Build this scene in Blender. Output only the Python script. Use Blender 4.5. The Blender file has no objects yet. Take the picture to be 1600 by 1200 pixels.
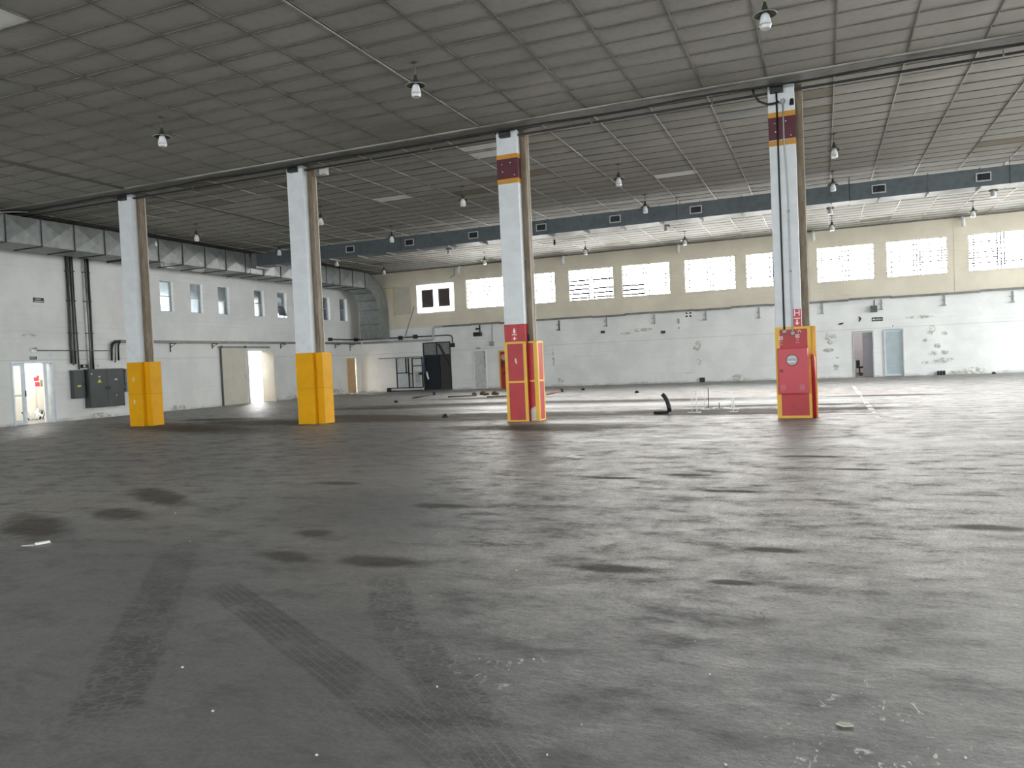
import bpy, bmesh, math, random
from mathutils import Vector, Matrix, noise as mnoise

random.seed(7)
C = bpy.context.scene.collection
PI = math.pi

# ------------------------------------------------------------------ layout (metres)
WALL_X = -24.72          # left wall
WALL_Y = 37.63           # back wall with the high windows
CEIL = 6.724             # underside of the tile ceiling
ROW_Y = 16.494           # front faces of the column row
COL_X = (-18.854, -12.83, -6.871, -0.896)
TILE_A, TILE_B, TILE_X0, TILE_Y0 = 1.2218, 0.6167, -10.6396, 10.4621
X_RIGHT, Y_FRONT = 15.0, -10.0

# ------------------------------------------------------------------ materials
MATS = {}
def new_mat(name):
    m = bpy.data.materials.new(name); m.use_nodes = True
    nt = m.node_tree
    b = nt.nodes['Principled BSDF']
    return m, nt, b

def N(nt, typ, **kw):
    n = nt.nodes.new(typ)
    for k, v in kw.items():
        if k.startswith('i_'):
            n.inputs[k[2:].replace('_', ' ')].default_value = v
        else:
            setattr(n, k, v)
    return n

def math_node(nt, op, a, b=None, c=None, clamp=False):
    n = nt.nodes.new('ShaderNodeMath'); n.operation = op; n.use_clamp = clamp
    for i, x in enumerate((a, b, c)):
        if x is None: continue
        if isinstance(x, (int, float)): n.inputs[i].default_value = x
        else: nt.links.new(x, n.inputs[i])
    return n.outputs[0]

def mix_col(nt, fac, a, b, mode='MIX'):
    n = nt.nodes.new('ShaderNodeMix'); n.data_type = 'RGBA'; n.blend_type = mode
    for sock, x in ((n.inputs[0], fac), (n.inputs[6], a), (n.inputs[7], b)):
        if isinstance(x, (int, float)): sock.default_value = x
        elif isinstance(x, tuple): sock.default_value = x if len(x) == 4 else (*x, 1)
        else: nt.links.new(x, sock)
    return n.outputs[2]

def ramp(nt, fac, lo, hi, vlo=0.0, vhi=1.0):
    n = nt.nodes.new('ShaderNodeMapRange'); n.interpolation_type = 'SMOOTHSTEP'
    nt.links.new(fac, n.inputs[0])
    n.inputs[1].default_value = lo; n.inputs[2].default_value = hi
    n.inputs[3].default_value = vlo; n.inputs[4].default_value = vhi
    return n.outputs[0]

def noise_tex(nt, vec, scale, detail=4, rough=0.6, dist=0.0):
    n = nt.nodes.new('ShaderNodeTexNoise')
    n.inputs['Scale'].default_value = scale; n.inputs['Detail'].default_value = detail
    n.inputs['Roughness'].default_value = rough; n.inputs['Distortion'].default_value = dist
    if vec is not None: nt.links.new(vec, n.inputs['Vector'])
    return n.outputs[0]

def mapping(nt, vec, loc=(0, 0, 0), rot=(0, 0, 0), scale=(1, 1, 1), typ='POINT'):
    n = nt.nodes.new('ShaderNodeMapping'); n.vector_type = typ
    n.inputs['Location'].default_value = loc; n.inputs['Rotation'].default_value = rot
    n.inputs['Scale'].default_value = scale
    nt.links.new(vec, n.inputs['Vector'])
    return n.outputs[0]

def world_pos(nt):
    return nt.nodes.new('ShaderNodeNewGeometry').outputs['Position']

def vlen(nt, v):
    n = nt.nodes.new('ShaderNodeVectorMath'); n.operation = 'LENGTH'
    nt.links.new(v, n.inputs[0]); return n.outputs['Value']

def sep(nt, v):
    n = nt.nodes.new('ShaderNodeSeparateXYZ'); nt.links.new(v, n.inputs[0]); return n.outputs

def plain(name, col, rough=0.6, metal=0.0, wear=0.12, scale=6.0, spec=0.4, bump=0.0):
    """Painted or metal surface with faint blotches of its own."""
    if name in MATS: return MATS[name]
    m, nt, b = new_mat(name)
    co = nt.nodes.new('ShaderNodeTexCoord').outputs['Object']
    f = ramp(nt, noise_tex(nt, co, scale, 5, 0.65), 0.35, 0.7)
    dark = tuple(c * (1 - wear * 2) for c in col)
    nt.links.new(mix_col(nt, f, tuple(col), dark), b.inputs['Base Color'])
    b.inputs['Roughness'].default_value = rough; b.inputs['Metallic'].default_value = metal
    b.inputs['Specular IOR Level'].default_value = spec
    if bump:
        bn = nt.nodes.new('ShaderNodeBump'); bn.inputs['Strength'].default_value = bump
        bn.inputs['Distance'].default_value = 0.01
        nt.links.new(noise_tex(nt, co, scale * 3, 3), bn.inputs['Height'])
        nt.links.new(bn.outputs[0], b.inputs['Normal'])
    MATS[name] = m
    return m

def blotch_mask(nt, pos, items, axes, wob=0.55, soft=0.3):
    """Union of noise-edged ellipses; items = (u, v, ru, rv[, angle[, weight]])."""
    n = nt.nodes.new('ShaderNodeTexNoise'); n.inputs['Scale'].default_value = 3.5
    n.inputs['Detail'].default_value = 5; n.inputs['Roughness'].default_value = 0.7
    nt.links.new(pos, n.inputs['Vector'])
    wobble = math_node(nt, 'MULTIPLY', math_node(nt, 'SUBTRACT', n.outputs[0], 0.5), wob * 2)
    acc = None
    for it in items:
        u, v, ru, rv = it[:4]; ang = it[4] if len(it) > 4 else 0.0; w = it[5] if len(it) > 5 else 1.0
        if axes == 'xy':
            mv = mapping(nt, pos, (u, v, 0), (0, 0, ang), (ru, rv, 1e3), 'TEXTURE')
        elif axes == 'xz':
            mv = mapping(nt, pos, (u, 0, v), (0, ang, 0), (ru, 1e3, rv), 'TEXTURE')
        else:
            mv = mapping(nt, pos, (0, u, v), (ang, 0, 0), (1e3, ru, rv), 'TEXTURE')
        d = math_node(nt, 'ADD', vlen(nt, mv), wobble)
        k = ramp(nt, d, 1.0 - soft, 1.0 + soft, w, 0.0)
        acc = k if acc is None else math_node(nt, 'MAXIMUM', acc, k)
    return acc

# --- floor
def floor_material():
    m, nt, b = new_mat('worn_concrete')
    pos = world_pos(nt)
    big = noise_tex(nt, pos, 0.13, 3, 0.5)
    mid = noise_tex(nt, pos, 1.6, 9, 0.74, 0.1)
    streak = noise_tex(nt, mapping(nt, pos, scale=(0.8, 1.5, 1)), 2.2, 10, 0.74, 0.15)
    fine = noise_tex(nt, pos, 9.0, 7, 0.8)
    vfine = noise_tex(nt, pos, 45.0, 3, 0.6)
    col = mix_col(nt, ramp(nt, big, 0.35, 0.65), (0.225, 0.218, 0.21), (0.30, 0.285, 0.26))
    col = mix_col(nt, ramp(nt, mid, 0.40, 0.72), col, (0.35, 0.335, 0.31))
    dk = ramp(nt, streak, 0.50, 0.68)
    col = mix_col(nt, math_node(nt, 'MULTIPLY', dk, 0.60), col, (0.062, 0.055, 0.046))
    col = mix_col(nt, ramp(nt, fine, 0.52, 0.75, 0, 0.5), col, (0.34, 0.33, 0.31))
    col = mix_col(nt, ramp(nt, fine, 0.5, 0.2, 0, 0.5), col, (0.07, 0.066, 0.06))
    col = mix_col(nt, ramp(nt, vfine, 0.42, 0.62, 0, 0.42), col, (0.085, 0.083, 0.08))
    # dark patches near the camera: staining, and foreground shade put into the colour
    stain_shade = blotch_mask(nt, pos, [(-1.0, 2.2, 5.5, 2.6), (-5.5, 3.4, 3.2, 2.0), (1.8, 3.2, 2.8, 1.8), (-3.6, 6.5, 2.4, 1.2)], 'xy', 0.7, 0.6)
    col = mix_col(nt, math_node(nt, 'MULTIPLY', stain_shade, 0.66), col, (0.112, 0.115, 0.12))
    # oil stains
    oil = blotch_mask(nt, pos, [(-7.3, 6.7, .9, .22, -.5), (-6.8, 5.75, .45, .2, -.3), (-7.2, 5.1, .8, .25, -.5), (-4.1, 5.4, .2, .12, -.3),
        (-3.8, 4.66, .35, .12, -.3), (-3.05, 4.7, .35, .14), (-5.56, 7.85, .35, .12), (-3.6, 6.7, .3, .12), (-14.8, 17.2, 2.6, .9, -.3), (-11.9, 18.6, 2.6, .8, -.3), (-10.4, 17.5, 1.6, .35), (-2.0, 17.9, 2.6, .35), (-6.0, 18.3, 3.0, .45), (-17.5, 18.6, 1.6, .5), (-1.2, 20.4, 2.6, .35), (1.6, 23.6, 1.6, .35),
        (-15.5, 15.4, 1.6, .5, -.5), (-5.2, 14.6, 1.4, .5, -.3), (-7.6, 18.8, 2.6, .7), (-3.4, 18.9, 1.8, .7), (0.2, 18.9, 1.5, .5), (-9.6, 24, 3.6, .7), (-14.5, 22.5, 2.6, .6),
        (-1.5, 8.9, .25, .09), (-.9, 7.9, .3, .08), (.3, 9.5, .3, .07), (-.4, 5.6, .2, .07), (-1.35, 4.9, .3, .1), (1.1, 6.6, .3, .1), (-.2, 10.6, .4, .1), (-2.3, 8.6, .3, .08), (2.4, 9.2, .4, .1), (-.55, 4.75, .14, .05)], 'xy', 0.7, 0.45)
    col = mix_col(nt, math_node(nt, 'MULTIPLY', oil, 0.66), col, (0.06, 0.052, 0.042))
    # brown mud left around the columns and rusty lines near the back
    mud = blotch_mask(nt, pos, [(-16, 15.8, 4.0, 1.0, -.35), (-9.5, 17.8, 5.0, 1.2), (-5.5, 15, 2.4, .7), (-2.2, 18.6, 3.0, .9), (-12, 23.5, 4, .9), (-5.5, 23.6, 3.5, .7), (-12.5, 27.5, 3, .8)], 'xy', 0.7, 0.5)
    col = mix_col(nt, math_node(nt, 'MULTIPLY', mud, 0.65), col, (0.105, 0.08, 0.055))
    rust = blotch_mask(nt, pos, [(-4.2, 27.0, 3.4, .55, -.09), (-1.0, 26.3, 2.6, .5), (-2.6, 24.9, 2.0, .25), (1.5, 25.4, 2.0, .3)], 'xy', 0.6, 0.5)
    col = mix_col(nt, math_node(nt, 'MULTIPLY', rust, 0.75), col, (0.30, 0.17, 0.085))
    # pale worn and flaked paint
    pale = blotch_mask(nt, pos, [(-9.3, 21.7, 3.0, .6), (-5.5, 21.8, 2.6, .6), (-1.6, 22.0, 2.0, .5), (-8.2, 19.8, 2.0, .3), (-5.2, 16.2, 1.6, .35), (1.0, 12.2, 1.6, .6), (-2.4, 12.6, 1.4, .5)], 'xy', 0.7, 0.5)
    col = mix_col(nt, math_node(nt, 'MULTIPLY', pale, 0.6), col, (0.50, 0.50, 0.485))
    flake_zone = blotch_mask(nt, pos, [(.17, 3.0, .24, .5), (.1, 2.75, .35, .25), (-1.42, 3.15, .2, .2), (-1.45, 3.3, .1, .03), (.9, 3.7, .12, .2), (.35, 2.3, .5, .3), (.42, 5.3, .25, .06)], 'xy', 0.6, 0.5)
    fl = ramp(nt, noise_tex(nt, mapping(nt, pos, scale=(1, .7, 1)), 14, 5, 0.7, 1.2), 0.61, 0.64)
    fl = math_node(nt, 'MULTIPLY', fl, flake_zone)
    col = mix_col(nt, fl, col, (0.50, 0.50, 0.48))
    # hairline cracks
    vo = nt.nodes.new('ShaderNodeTexVoronoi'); vo.feature = 'DISTANCE_TO_EDGE'; vo.inputs['Scale'].default_value = 0.45
    wv = nt.nodes.new('ShaderNodeVectorMath'); wv.operation = 'ADD'
    nz = nt.nodes.new('ShaderNodeTexNoise'); nz.inputs['Scale'].default_value = 1.7; nt.links.new(pos, nz.inputs['Vector'])
    nt.links.new(pos, wv.inputs[0]); nt.links.new(nz.outputs['Color'], wv.inputs[1]); nt.links.new(wv.outputs[0], vo.inputs['Vector'])
    crack = math_node(nt, 'MULTIPLY', ramp(nt, vo.outputs['Distance'], 0.0, 0.006, 1, 0), ramp(nt, mid, 0.5, 0.62))
    col = mix_col(nt, math_node(nt, 'MULTIPLY', crack, 0.6), col, (0.045, 0.042, 0.04))
    # tyre tracks
    def track(x0, y0, x1, y1, w, kind):
        L = math.hypot(x1 - x0, y1 - y0); a = math.atan2(y1 - y0, x1 - x0)
        mv = mapping(nt, pos, (x0, y0, 0), (0, 0, a), (1, 1, 1), 'TEXTURE')
        s = sep(nt, mv); u, v = s[0], s[1]
        wob = math_node(nt, 'MULTIPLY', math_node(nt, 'SUBTRACT', noise_tex(nt, pos, 2.5, 3), 0.5), 0.10)
        va = math_node(nt, 'ABSOLUTE', math_node(nt, 'ADD', v, wob))
        band = ramp(nt, va, w * 0.85, w * 1.1, 1, 0)
        ends = math_node(nt, 'MULTIPLY', ramp(nt, u, 0, 0.35), ramp(nt, u, L - 0.35, L, 1, 0))
        if kind == 'block':
            vr = nt.nodes.new('ShaderNodeTexVoronoi'); vr.feature = 'DISTANCE_TO_EDGE'; vr.inputs['Scale'].default_value = 17
            nt.links.new(mapping(nt, mv, scale=(1.2, .8, 1)), vr.inputs['Vector'])
            tr = ramp(nt, vr.outputs['Distance'], 0.03, 0.12, 0.1, 1)
        else:
            tr = ramp(nt, math_node(nt, 'ABSOLUTE', math_node(nt, 'SINE', math_node(nt, 'MULTIPLY', v, 75))), 0.12, 0.4, 0.1, 1)
            zz = math_node(nt, 'ABSOLUTE', math_node(nt, 'SINE', math_node(nt, 'ADD', math_node(nt, 'MULTIPLY', u, 70), math_node(nt, 'MULTIPLY', v, 60))))
            tr = math_node(nt, 'MULTIPLY', tr, ramp(nt, zz, 0.1, 0.4, 0.5, 1))
        br = ramp(nt, noise_tex(nt, pos, 3.0, 4), 0.3, 0.55, 0.25, 1)
        return math_node(nt, 'MULTIPLY', math_node(nt, 'MULTIPLY', band, ends), math_node(nt, 'MULTIPLY', tr, br))
    tr = None
    for t in ((-4.95, 4.75, -2.7, 2.1, .15, 'block'), (-3.9, 4.0, -1.1, 2.3, .12, 'rib'), (-2.85, 4.5, -1.95, 3.2, .13, 'block'), (-2.12, 3.5, -1.15, 2.5, .13, 'block'), (-1.9, 3.2, -.7, 2.0, .1, 'rib')):
        k = track(*t); tr = k if tr is None else math_node(nt, 'MAXIMUM', tr, k)
    col = mix_col(nt, math_node(nt, 'MULTIPLY', tr, 0.55), col, (0.038, 0.038, 0.040))
    # saw-cut joint behind the column row
    s = sep(nt, pos)
    jd = math_node(nt, 'ABSOLUTE', math_node(nt, 'SUBTRACT', math_node(nt, 'ADD', s[1], math_node(nt, 'MULTIPLY', math_node(nt, 'SUBTRACT', noise_tex(nt, pos, 0.8, 3), 0.5), .05)), 17.2))
    joint = ramp(nt, jd, 0.035, 0.055, 1, 0)
    gap = math_node(nt, 'MAXIMUM', ramp(nt, s[0], 1.0, 1.1, 1, 0), ramp(nt, s[0], 2.9, 3.0))
    joint = math_node(nt, 'MULTIPLY', joint, gap)
    col = mix_col(nt, math_node(nt, 'MULTIPLY', joint, 0.85), col, (0.03, 0.027, 0.023))
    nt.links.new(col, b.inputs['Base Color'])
    dirt = math_node(nt, 'MAXIMUM', math_node(nt, 'MAXIMUM', mud, oil), math_node(nt, 'MULTIPLY', dk, 0.5))
    nt.links.new(math_node(nt, 'MULTIPLY', math_node(nt, 'SUBTRACT', 1.0, math_node(nt, 'MULTIPLY', dirt, 0.85)), 0.42), b.inputs['Specular IOR Level'])
    r = math_node(nt, 'ADD', ramp(nt, streak, 0.35, 0.65, 0.32, 0.52), math_node(nt, 'MULTIPLY', ramp(nt, fine, .35, .65), 0.16))
    r = math_node(nt, 'ADD', r, math_node(nt, 'MULTIPLY', dirt, 0.2))
    nt.links.new(r, b.inputs['Roughness'])
    bn = nt.nodes.new('ShaderNodeBump'); bn.inputs['Strength'].default_value = 0.5; bn.inputs['Distance'].default_value = 0.02
    h = math_node(nt, 'ADD', math_node(nt, 'MULTIPLY', streak, 1.0), math_node(nt, 'MULTIPLY', fine, 0.45))
    nt.links.new(h, bn.inputs['Height']); nt.links.new(bn.outputs[0], b.inputs['Normal'])
    return m

# --- walls
def wall_material(name, axis, upper, lower, split, stains, joints=True):
    m, nt, b = new_mat(name)
    pos = world_pos(nt); s = sep(nt, pos)
    cloud = noise_tex(nt, pos, 0.8, 5, 0.6)
    fine = noise_tex(nt, pos, 6, 5, 0.7)
    def shade(c): return tuple(x * 0.90 for x in c)
    lo = mix_col(nt, ramp(nt, cloud, 0.35, 0.65), lower, shade(lower))
    if upper:
        up = mix_col(nt, ramp(nt, cloud, 0.35, 0.65), upper, shade(upper))
        col = mix_col(nt, ramp(nt, s[2], split - .01, split + .01), lo, up)
    else: col = lo
    st = noise_tex(nt, mapping(nt, pos, scale=(.35, .35, 5)), 1.2, 5, 0.7)
    col = mix_col(nt, ramp(nt, st, 0.60, 0.80, 0, 0.35), col, (0.36, 0.34, 0.29))
    if joints:   # block courses, faint and broken
        fr = math_node(nt, 'FRACT', math_node(nt, 'DIVIDE', s[2], 0.2))
        ln = ramp(nt, math_node(nt, 'ABSOLUTE', math_node(nt, 'SUBTRACT', fr, 0.5)), 0.0, 0.05, 1, 0)
        ln = math_node(nt, 'MULTIPLY', ln, ramp(nt, noise_tex(nt, mapping(nt, pos, scale=(.3, .3, 2.2)), 1.0, 4), 0.48, 0.68, 0, 0.5))
        col = mix_col(nt, ln, col, (0.40, 0.39, 0.36))
        band = ramp(nt, math_node(nt, 'ABSOLUTE', math_node(nt, 'SUBTRACT', s[2], 2.16)), 0.006, 0.02, 0.45, 0)
        col = mix_col(nt, band, col, (0.42, 0.42, 0.39))
    base = ramp(nt, math_node(nt, 'ADD', s[2], math_node(nt, 'MULTIPLY', noise_tex(nt, pos, 2.2, 5, .7), -0.40)), -0.26, -0.06, 1.0, 0)
    col = mix_col(nt, math_node(nt, 'MULTIPLY', base, 0.6), col, (0.25, 0.24, 0.20))
    if stains:
        k = blotch_mask(nt, pos, stains, axis, 0.75, 0.25)
        br = ramp(nt, noise_tex(nt, pos, 6, 6, .75), 0.42, 0.56)
        col = mix_col(nt, math_node(nt, 'MULTIPLY', math_node(nt, 'MULTIPLY', k, br), 0.75), col, (0.31, 0.29, 0.22))
    nt.links.new(col, b.inputs['Base Color'])
    b.inputs['Roughness'].default_value = 0.75; b.inputs['Specular IOR Level'].default_value = 0.25
    bn = nt.nodes.new('ShaderNodeBump'); bn.inputs['Strength'].default_value = 0.25; bn.inputs['Distance'].default_value = 0.01
    nt.links.new(fine, bn.inputs['Height']); nt.links.new(bn.outputs[0], b.inputs['Normal'])
    return m

def tile_material(name, c0, c1, vary=0.25):
    """Mineral ceiling tile: every tile its own tone, grime towards its frame."""
    m, nt, b = new_mat(name)
    pos = world_pos(nt); s = sep(nt, pos)
    iu = math_node(nt, 'FLOOR', math_node(nt, 'DIVIDE', math_node(nt, 'SUBTRACT', s[0], TILE_X0), TILE_A))
    iv = math_node(nt, 'FLOOR', math_node(nt, 'DIVIDE', math_node(nt, 'SUBTRACT', s[1], TILE_Y0), TILE_B))
    cv = nt.nodes.new('ShaderNodeCombineXYZ'); nt.links.new(iu, cv.inputs[0]); nt.links.new(iv, cv.inputs[1])
    wn = nt.nodes.new('ShaderNodeTexWhiteNoise'); wn.noise_dimensions = '2D'; nt.links.new(cv.outputs[0], wn.inputs['Vector'])
    cloud = noise_tex(nt, pos, 0.25, 4, 0.6)
    f = math_node(nt, 'ADD', math_node(nt, 'MULTIPLY', wn.outputs['Value'], vary), math_node(nt, 'MULTIPLY', ramp(nt, cloud, .3, .7), 1 - vary))
    col = mix_col(nt, f, c0, c1)
    col = mix_col(nt, ramp(nt, noise_tex(nt, pos, 7, 5, .75), .45, .8, 0, .35), col, tuple(x * .6 for x in c0))
    nt.links.new(col, b.inputs['Base Color'])
    b.inputs['Roughness'].default_value = 0.8; b.inputs['Specular IOR Level'].default_value = 0.2
    return m

def galv_material(name, col, metal=0.35, rough=0.45):
    m, nt, b = new_mat(name)
    co = world_pos(nt)
    vr = nt.nodes.new('ShaderNodeTexVoronoi'); vr.inputs['Scale'].default_value = 5; nt.links.new(co, vr.inputs['Vector'])
    f = math_node(nt, 'ADD', math_node(nt, 'MULTIPLY', vr.outputs['Distance'], .35), math_node(nt, 'MULTIPLY', noise_tex(nt, co, 1.4, 5, .65), .65))
    nt.links.new(mix_col(nt, ramp(nt, f, .25, .65), tuple(c * .72 for c in col), col), b.inputs['Base Color'])
    b.inputs['Metallic'].default_value = metal; b.inputs['Roughness'].default_value = rough
    return m

def glass_material(name, tint=(1, 1, 1), opac=0.08):
    m, nt, b = new_mat(name)
    nt.nodes.remove(b)
    out = nt.nodes['Material Output']
    tr = nt.nodes.new('ShaderNodeBsdfTransparent'); tr.inputs[0].default_value = (*tint, 1)
    gl = nt.nodes.new('ShaderNodeBsdfGlossy'); gl.inputs['Roughness'].default_value = 0.08
    gl.inputs[0].default_value = (.9, .93, .95, 1)
    fr = nt.nodes.new('ShaderNodeFresnel'); fr.inputs[0].default_value = 1.45
    mx = nt.nodes.new('ShaderNodeMixShader')
    nt.links.new(math_node(nt, 'ADD', fr.outputs[0], opac, clamp=True), mx.inputs[0])
    nt.links.new(tr.outputs[0], mx.inputs[1]); nt.links.new(gl.outputs[0], mx.inputs[2])
    nt.links.new(mx.outputs[0], out.inputs[0])
    return m

def brown_steel_material():
    m, nt, b = new_mat('flaking_brown_paint')
    pos = world_pos(nt)
    f = noise_tex(nt, mapping(nt, pos, scale=(4, 4, .8)), 2.2, 6, .7)
    col = mix_col(nt, ramp(nt, f, .35, .7), (.15, .105, .062), (.25, .205, .14))
    chip = ramp(nt, noise_tex(nt, mapping(nt, pos, scale=(2.5, 2.5, 1)), 4, 6, .75), .64, .68)
    col = mix_col(nt, chip, col, (.62, .60, .55))
    nt.links.new(col, b.inputs['Base Color']); b.inputs['Roughness'].default_value = .6
    return m

FLOOR = floor_material()
STAINS = [(0.30, 1.80, .28, .22, .5), (.2, 1.28, .24, .09), (.49, .5, .12, .14), (.5, .92, .14, .04), (4.34, 1.95, .16, .2, .5), (4.1, 1.52, .1, .08), (4.85, 1.81, .12, .09), (4.55, 1.27, .12, .1),
          (4.85, .98, .13, .11), (4.4, .95, .16, .1), (4.7, .60, .42, .12, -.15), (4.06, .55, .13, .06), (5.85, .12, .4, .17), (5.2, .08, .25, .1), (-3.75, .08, .35, .24), (-5.6, 1.0, .1, .13), (-5.66, 1.72, .15, .3, .4),
          (-12.7, .3, .2, .1), (-8.3, 2.68, .5, .09), (-9.1, 2.55, .3, .06), (-13.0, 1.5, .06, .4), (3.9, 2.55, .5, .06)]
WALLB = wall_material('back_wall_paint', 'xz', (.76, .695, .565), (.86, .86, .835), 3.5, STAINS)
WALLL = wall_material('left_wall_paint', 'yz', None, (.79, .785, .755), 0, [(34.9, .12, .8, .25), (24.0, .1, .5, .12), (20.2, .08, .6, .1), (31.4, .1, .5, .1), (17.8, 3.0, .3, .06)])
TILE = tile_material('dingy_ceiling_tile', (.29, .28, .248), (.40, .385, .342))
TILE_CLEAN = tile_material('clean_ceiling_tile', (.82, .82, .76), (.86, .86, .80))
TILE_GREY = tile_material('greyed_ceiling_tile', (.32, .325, .32), (.37, .375, .37))
TILE_BROWN = tile_material('browned_ceiling_tile', (.21, .18, .14), (.26, .235, .19))
TBAR = plain('grimy_ceiling_grid', (.15, .147, .13), .5, .0, .2, 3)
TBAR_L = plain('pale_ceiling_grid', (.40, .39, .35), .5, .0, .3, .5)
FLANGE = plain('flange_dark', (.055, .06, .058), .5, .2, .1, 5)
GALV = galv_material('dull_galvanised_sheet', (.235, .245, .235))
DUCT_DK = galv_material('shaded_galvanised_sheet', (.098, .118, .124), .1, .5)  # galvanised like the other duct; shade away from the windows is in the colour
BROWN = brown_steel_material()
WHITE = plain('column_white', (.76, .78, .79), .55, 0, .05, 3, bump=.1)
YELLOW = plain('guard_yellow', (.80, .385, .003), .55, 0, .05, 2, spec=.2)
YELLOW_EDGE = plain('edge_yellow', (.82, .48, .04), .45, 0, .06, 3)
RED = plain('fire_red', (.50, .026, .034), .45, 0, .10, 3)
RED_CAB = plain('cabinet_red', (.56, .022, .04), .35, 0, .05, 2)
MAROON = plain('band_maroon', (.105, .016, .028), .5, 0, .12, 5)
ORANGE = plain('band_orange', (.62, .29, .03), .5, 0, .08, 5)
DARK = plain('dark_steel', (.035, .037, .037), .5, .2, .1, 5)
BLACK = plain('black_plastic', (.012, .013, .013), .45, 0, .1, 5)
CABINET = plain('cabinet_charcoal', (.062, .070, .066), .4, .1, .1, 2)
GREY = plain('grey_paint', (.33, .34, .34), .5, .1, .1, 4)
LGREY = plain('light_grey_steel', (.52, .53, .53), .45, .2, .1, 4)
PIPE = plain('weathered_conduit', (.23, .225, .205), .5, .3, .2, 3)
CREAM = plain('cream_paint', (.62, .575, .49), .55, 0, .04, 2)
DOORW = plain('door_white', (.80, .81, .80), .45, 0, .04, 3)
ALU = plain('brushed_aluminium', (.55, .60, .64), .35, .45, .08, 4)
PALEBLUE = plain('pale_blue_louvre', (.60, .68, .70), .45, .1, .05, 3)
WFRAME = plain('window_frame_grey', (.10, .105, .11), .5, .2, .1, 6)
WFRAME_W = plain('window_frame_white', (.84, .85, .86), .4, 0, .03, 4)
PAPER = plain('white_paper', (.68, .68, .66), .7, 0, .05, 8)
SIGNW = plain('sign_white', (.85, .85, .84), .5, 0, .02, 8)
SIGNDK = plain('sign_dark_green', (.018, .035, .027), .4, 0, .1, 8)
STICKER = plain('sticker_yellow', (.72, .62, .10), .45, 0, .05, 8)
OLIVE = plain('lamp_olive_enamel', (.055, .058, .035), .4, .1, .15, 12)
ENAMEL = plain('lamp_inner_white', (.50, .51, .48), .35, 0, .08, 10)
BULB = plain('frosted_bulb', (.84, .85, .86), .22, 0, .05, 8)
RUST = plain('rusty_rod', (.14, .085, .06), .7, .1, .2, 8)
def translucent_material(name, col):
    m, nt, b = new_mat(name); nt.nodes.remove(b)
    tr = nt.nodes.new('ShaderNodeBsdfTranslucent'); tr.inputs[0].default_value = (*col, 1)
    df = nt.nodes.new('ShaderNodeBsdfDiffuse'); df.inputs[0].default_value = (.8, .8, .8, 1)
    mx = nt.nodes.new('ShaderNodeMixShader'); mx.inputs[0].default_value = .5
    nt.links.new(df.outputs[0], mx.inputs[1]); nt.links.new(tr.outputs[0], mx.inputs[2])
    nt.links.new(mx.outputs[0], nt.nodes['Material Output'].inputs[0])
    return m
BACKLIT = translucent_material('milky_sheet', (.8, .82, .85))
WOODDK = plain('dark_pane', (.075, .06, .052), .35, 0, .15, 2)
GLASS = glass_material('clear_glass')
GLASS_F = glass_material('dusty_glass', (.93, .95, .95), .05)
GLASS_D = glass_material('smoky_glass', (.004, .004, .005), .06)
GLASS_A = glass_material('amber_glass', (.032, .017, .004), .02)
TARP = plain('blue_tarp', (.03, .06, .13), .6, 0, .1, 6)
BEIGE = plain('sliding_door_beige', (.60, .56, .475), .55, 0, .05, 2)
BOARD = plain('board_beige', (.60, .56, .47), .6, 0, .06, 2)
TAPE = plain('masking_tape_yellow', (.70, .55, .22), .5, 0, .06, 6)

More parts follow.
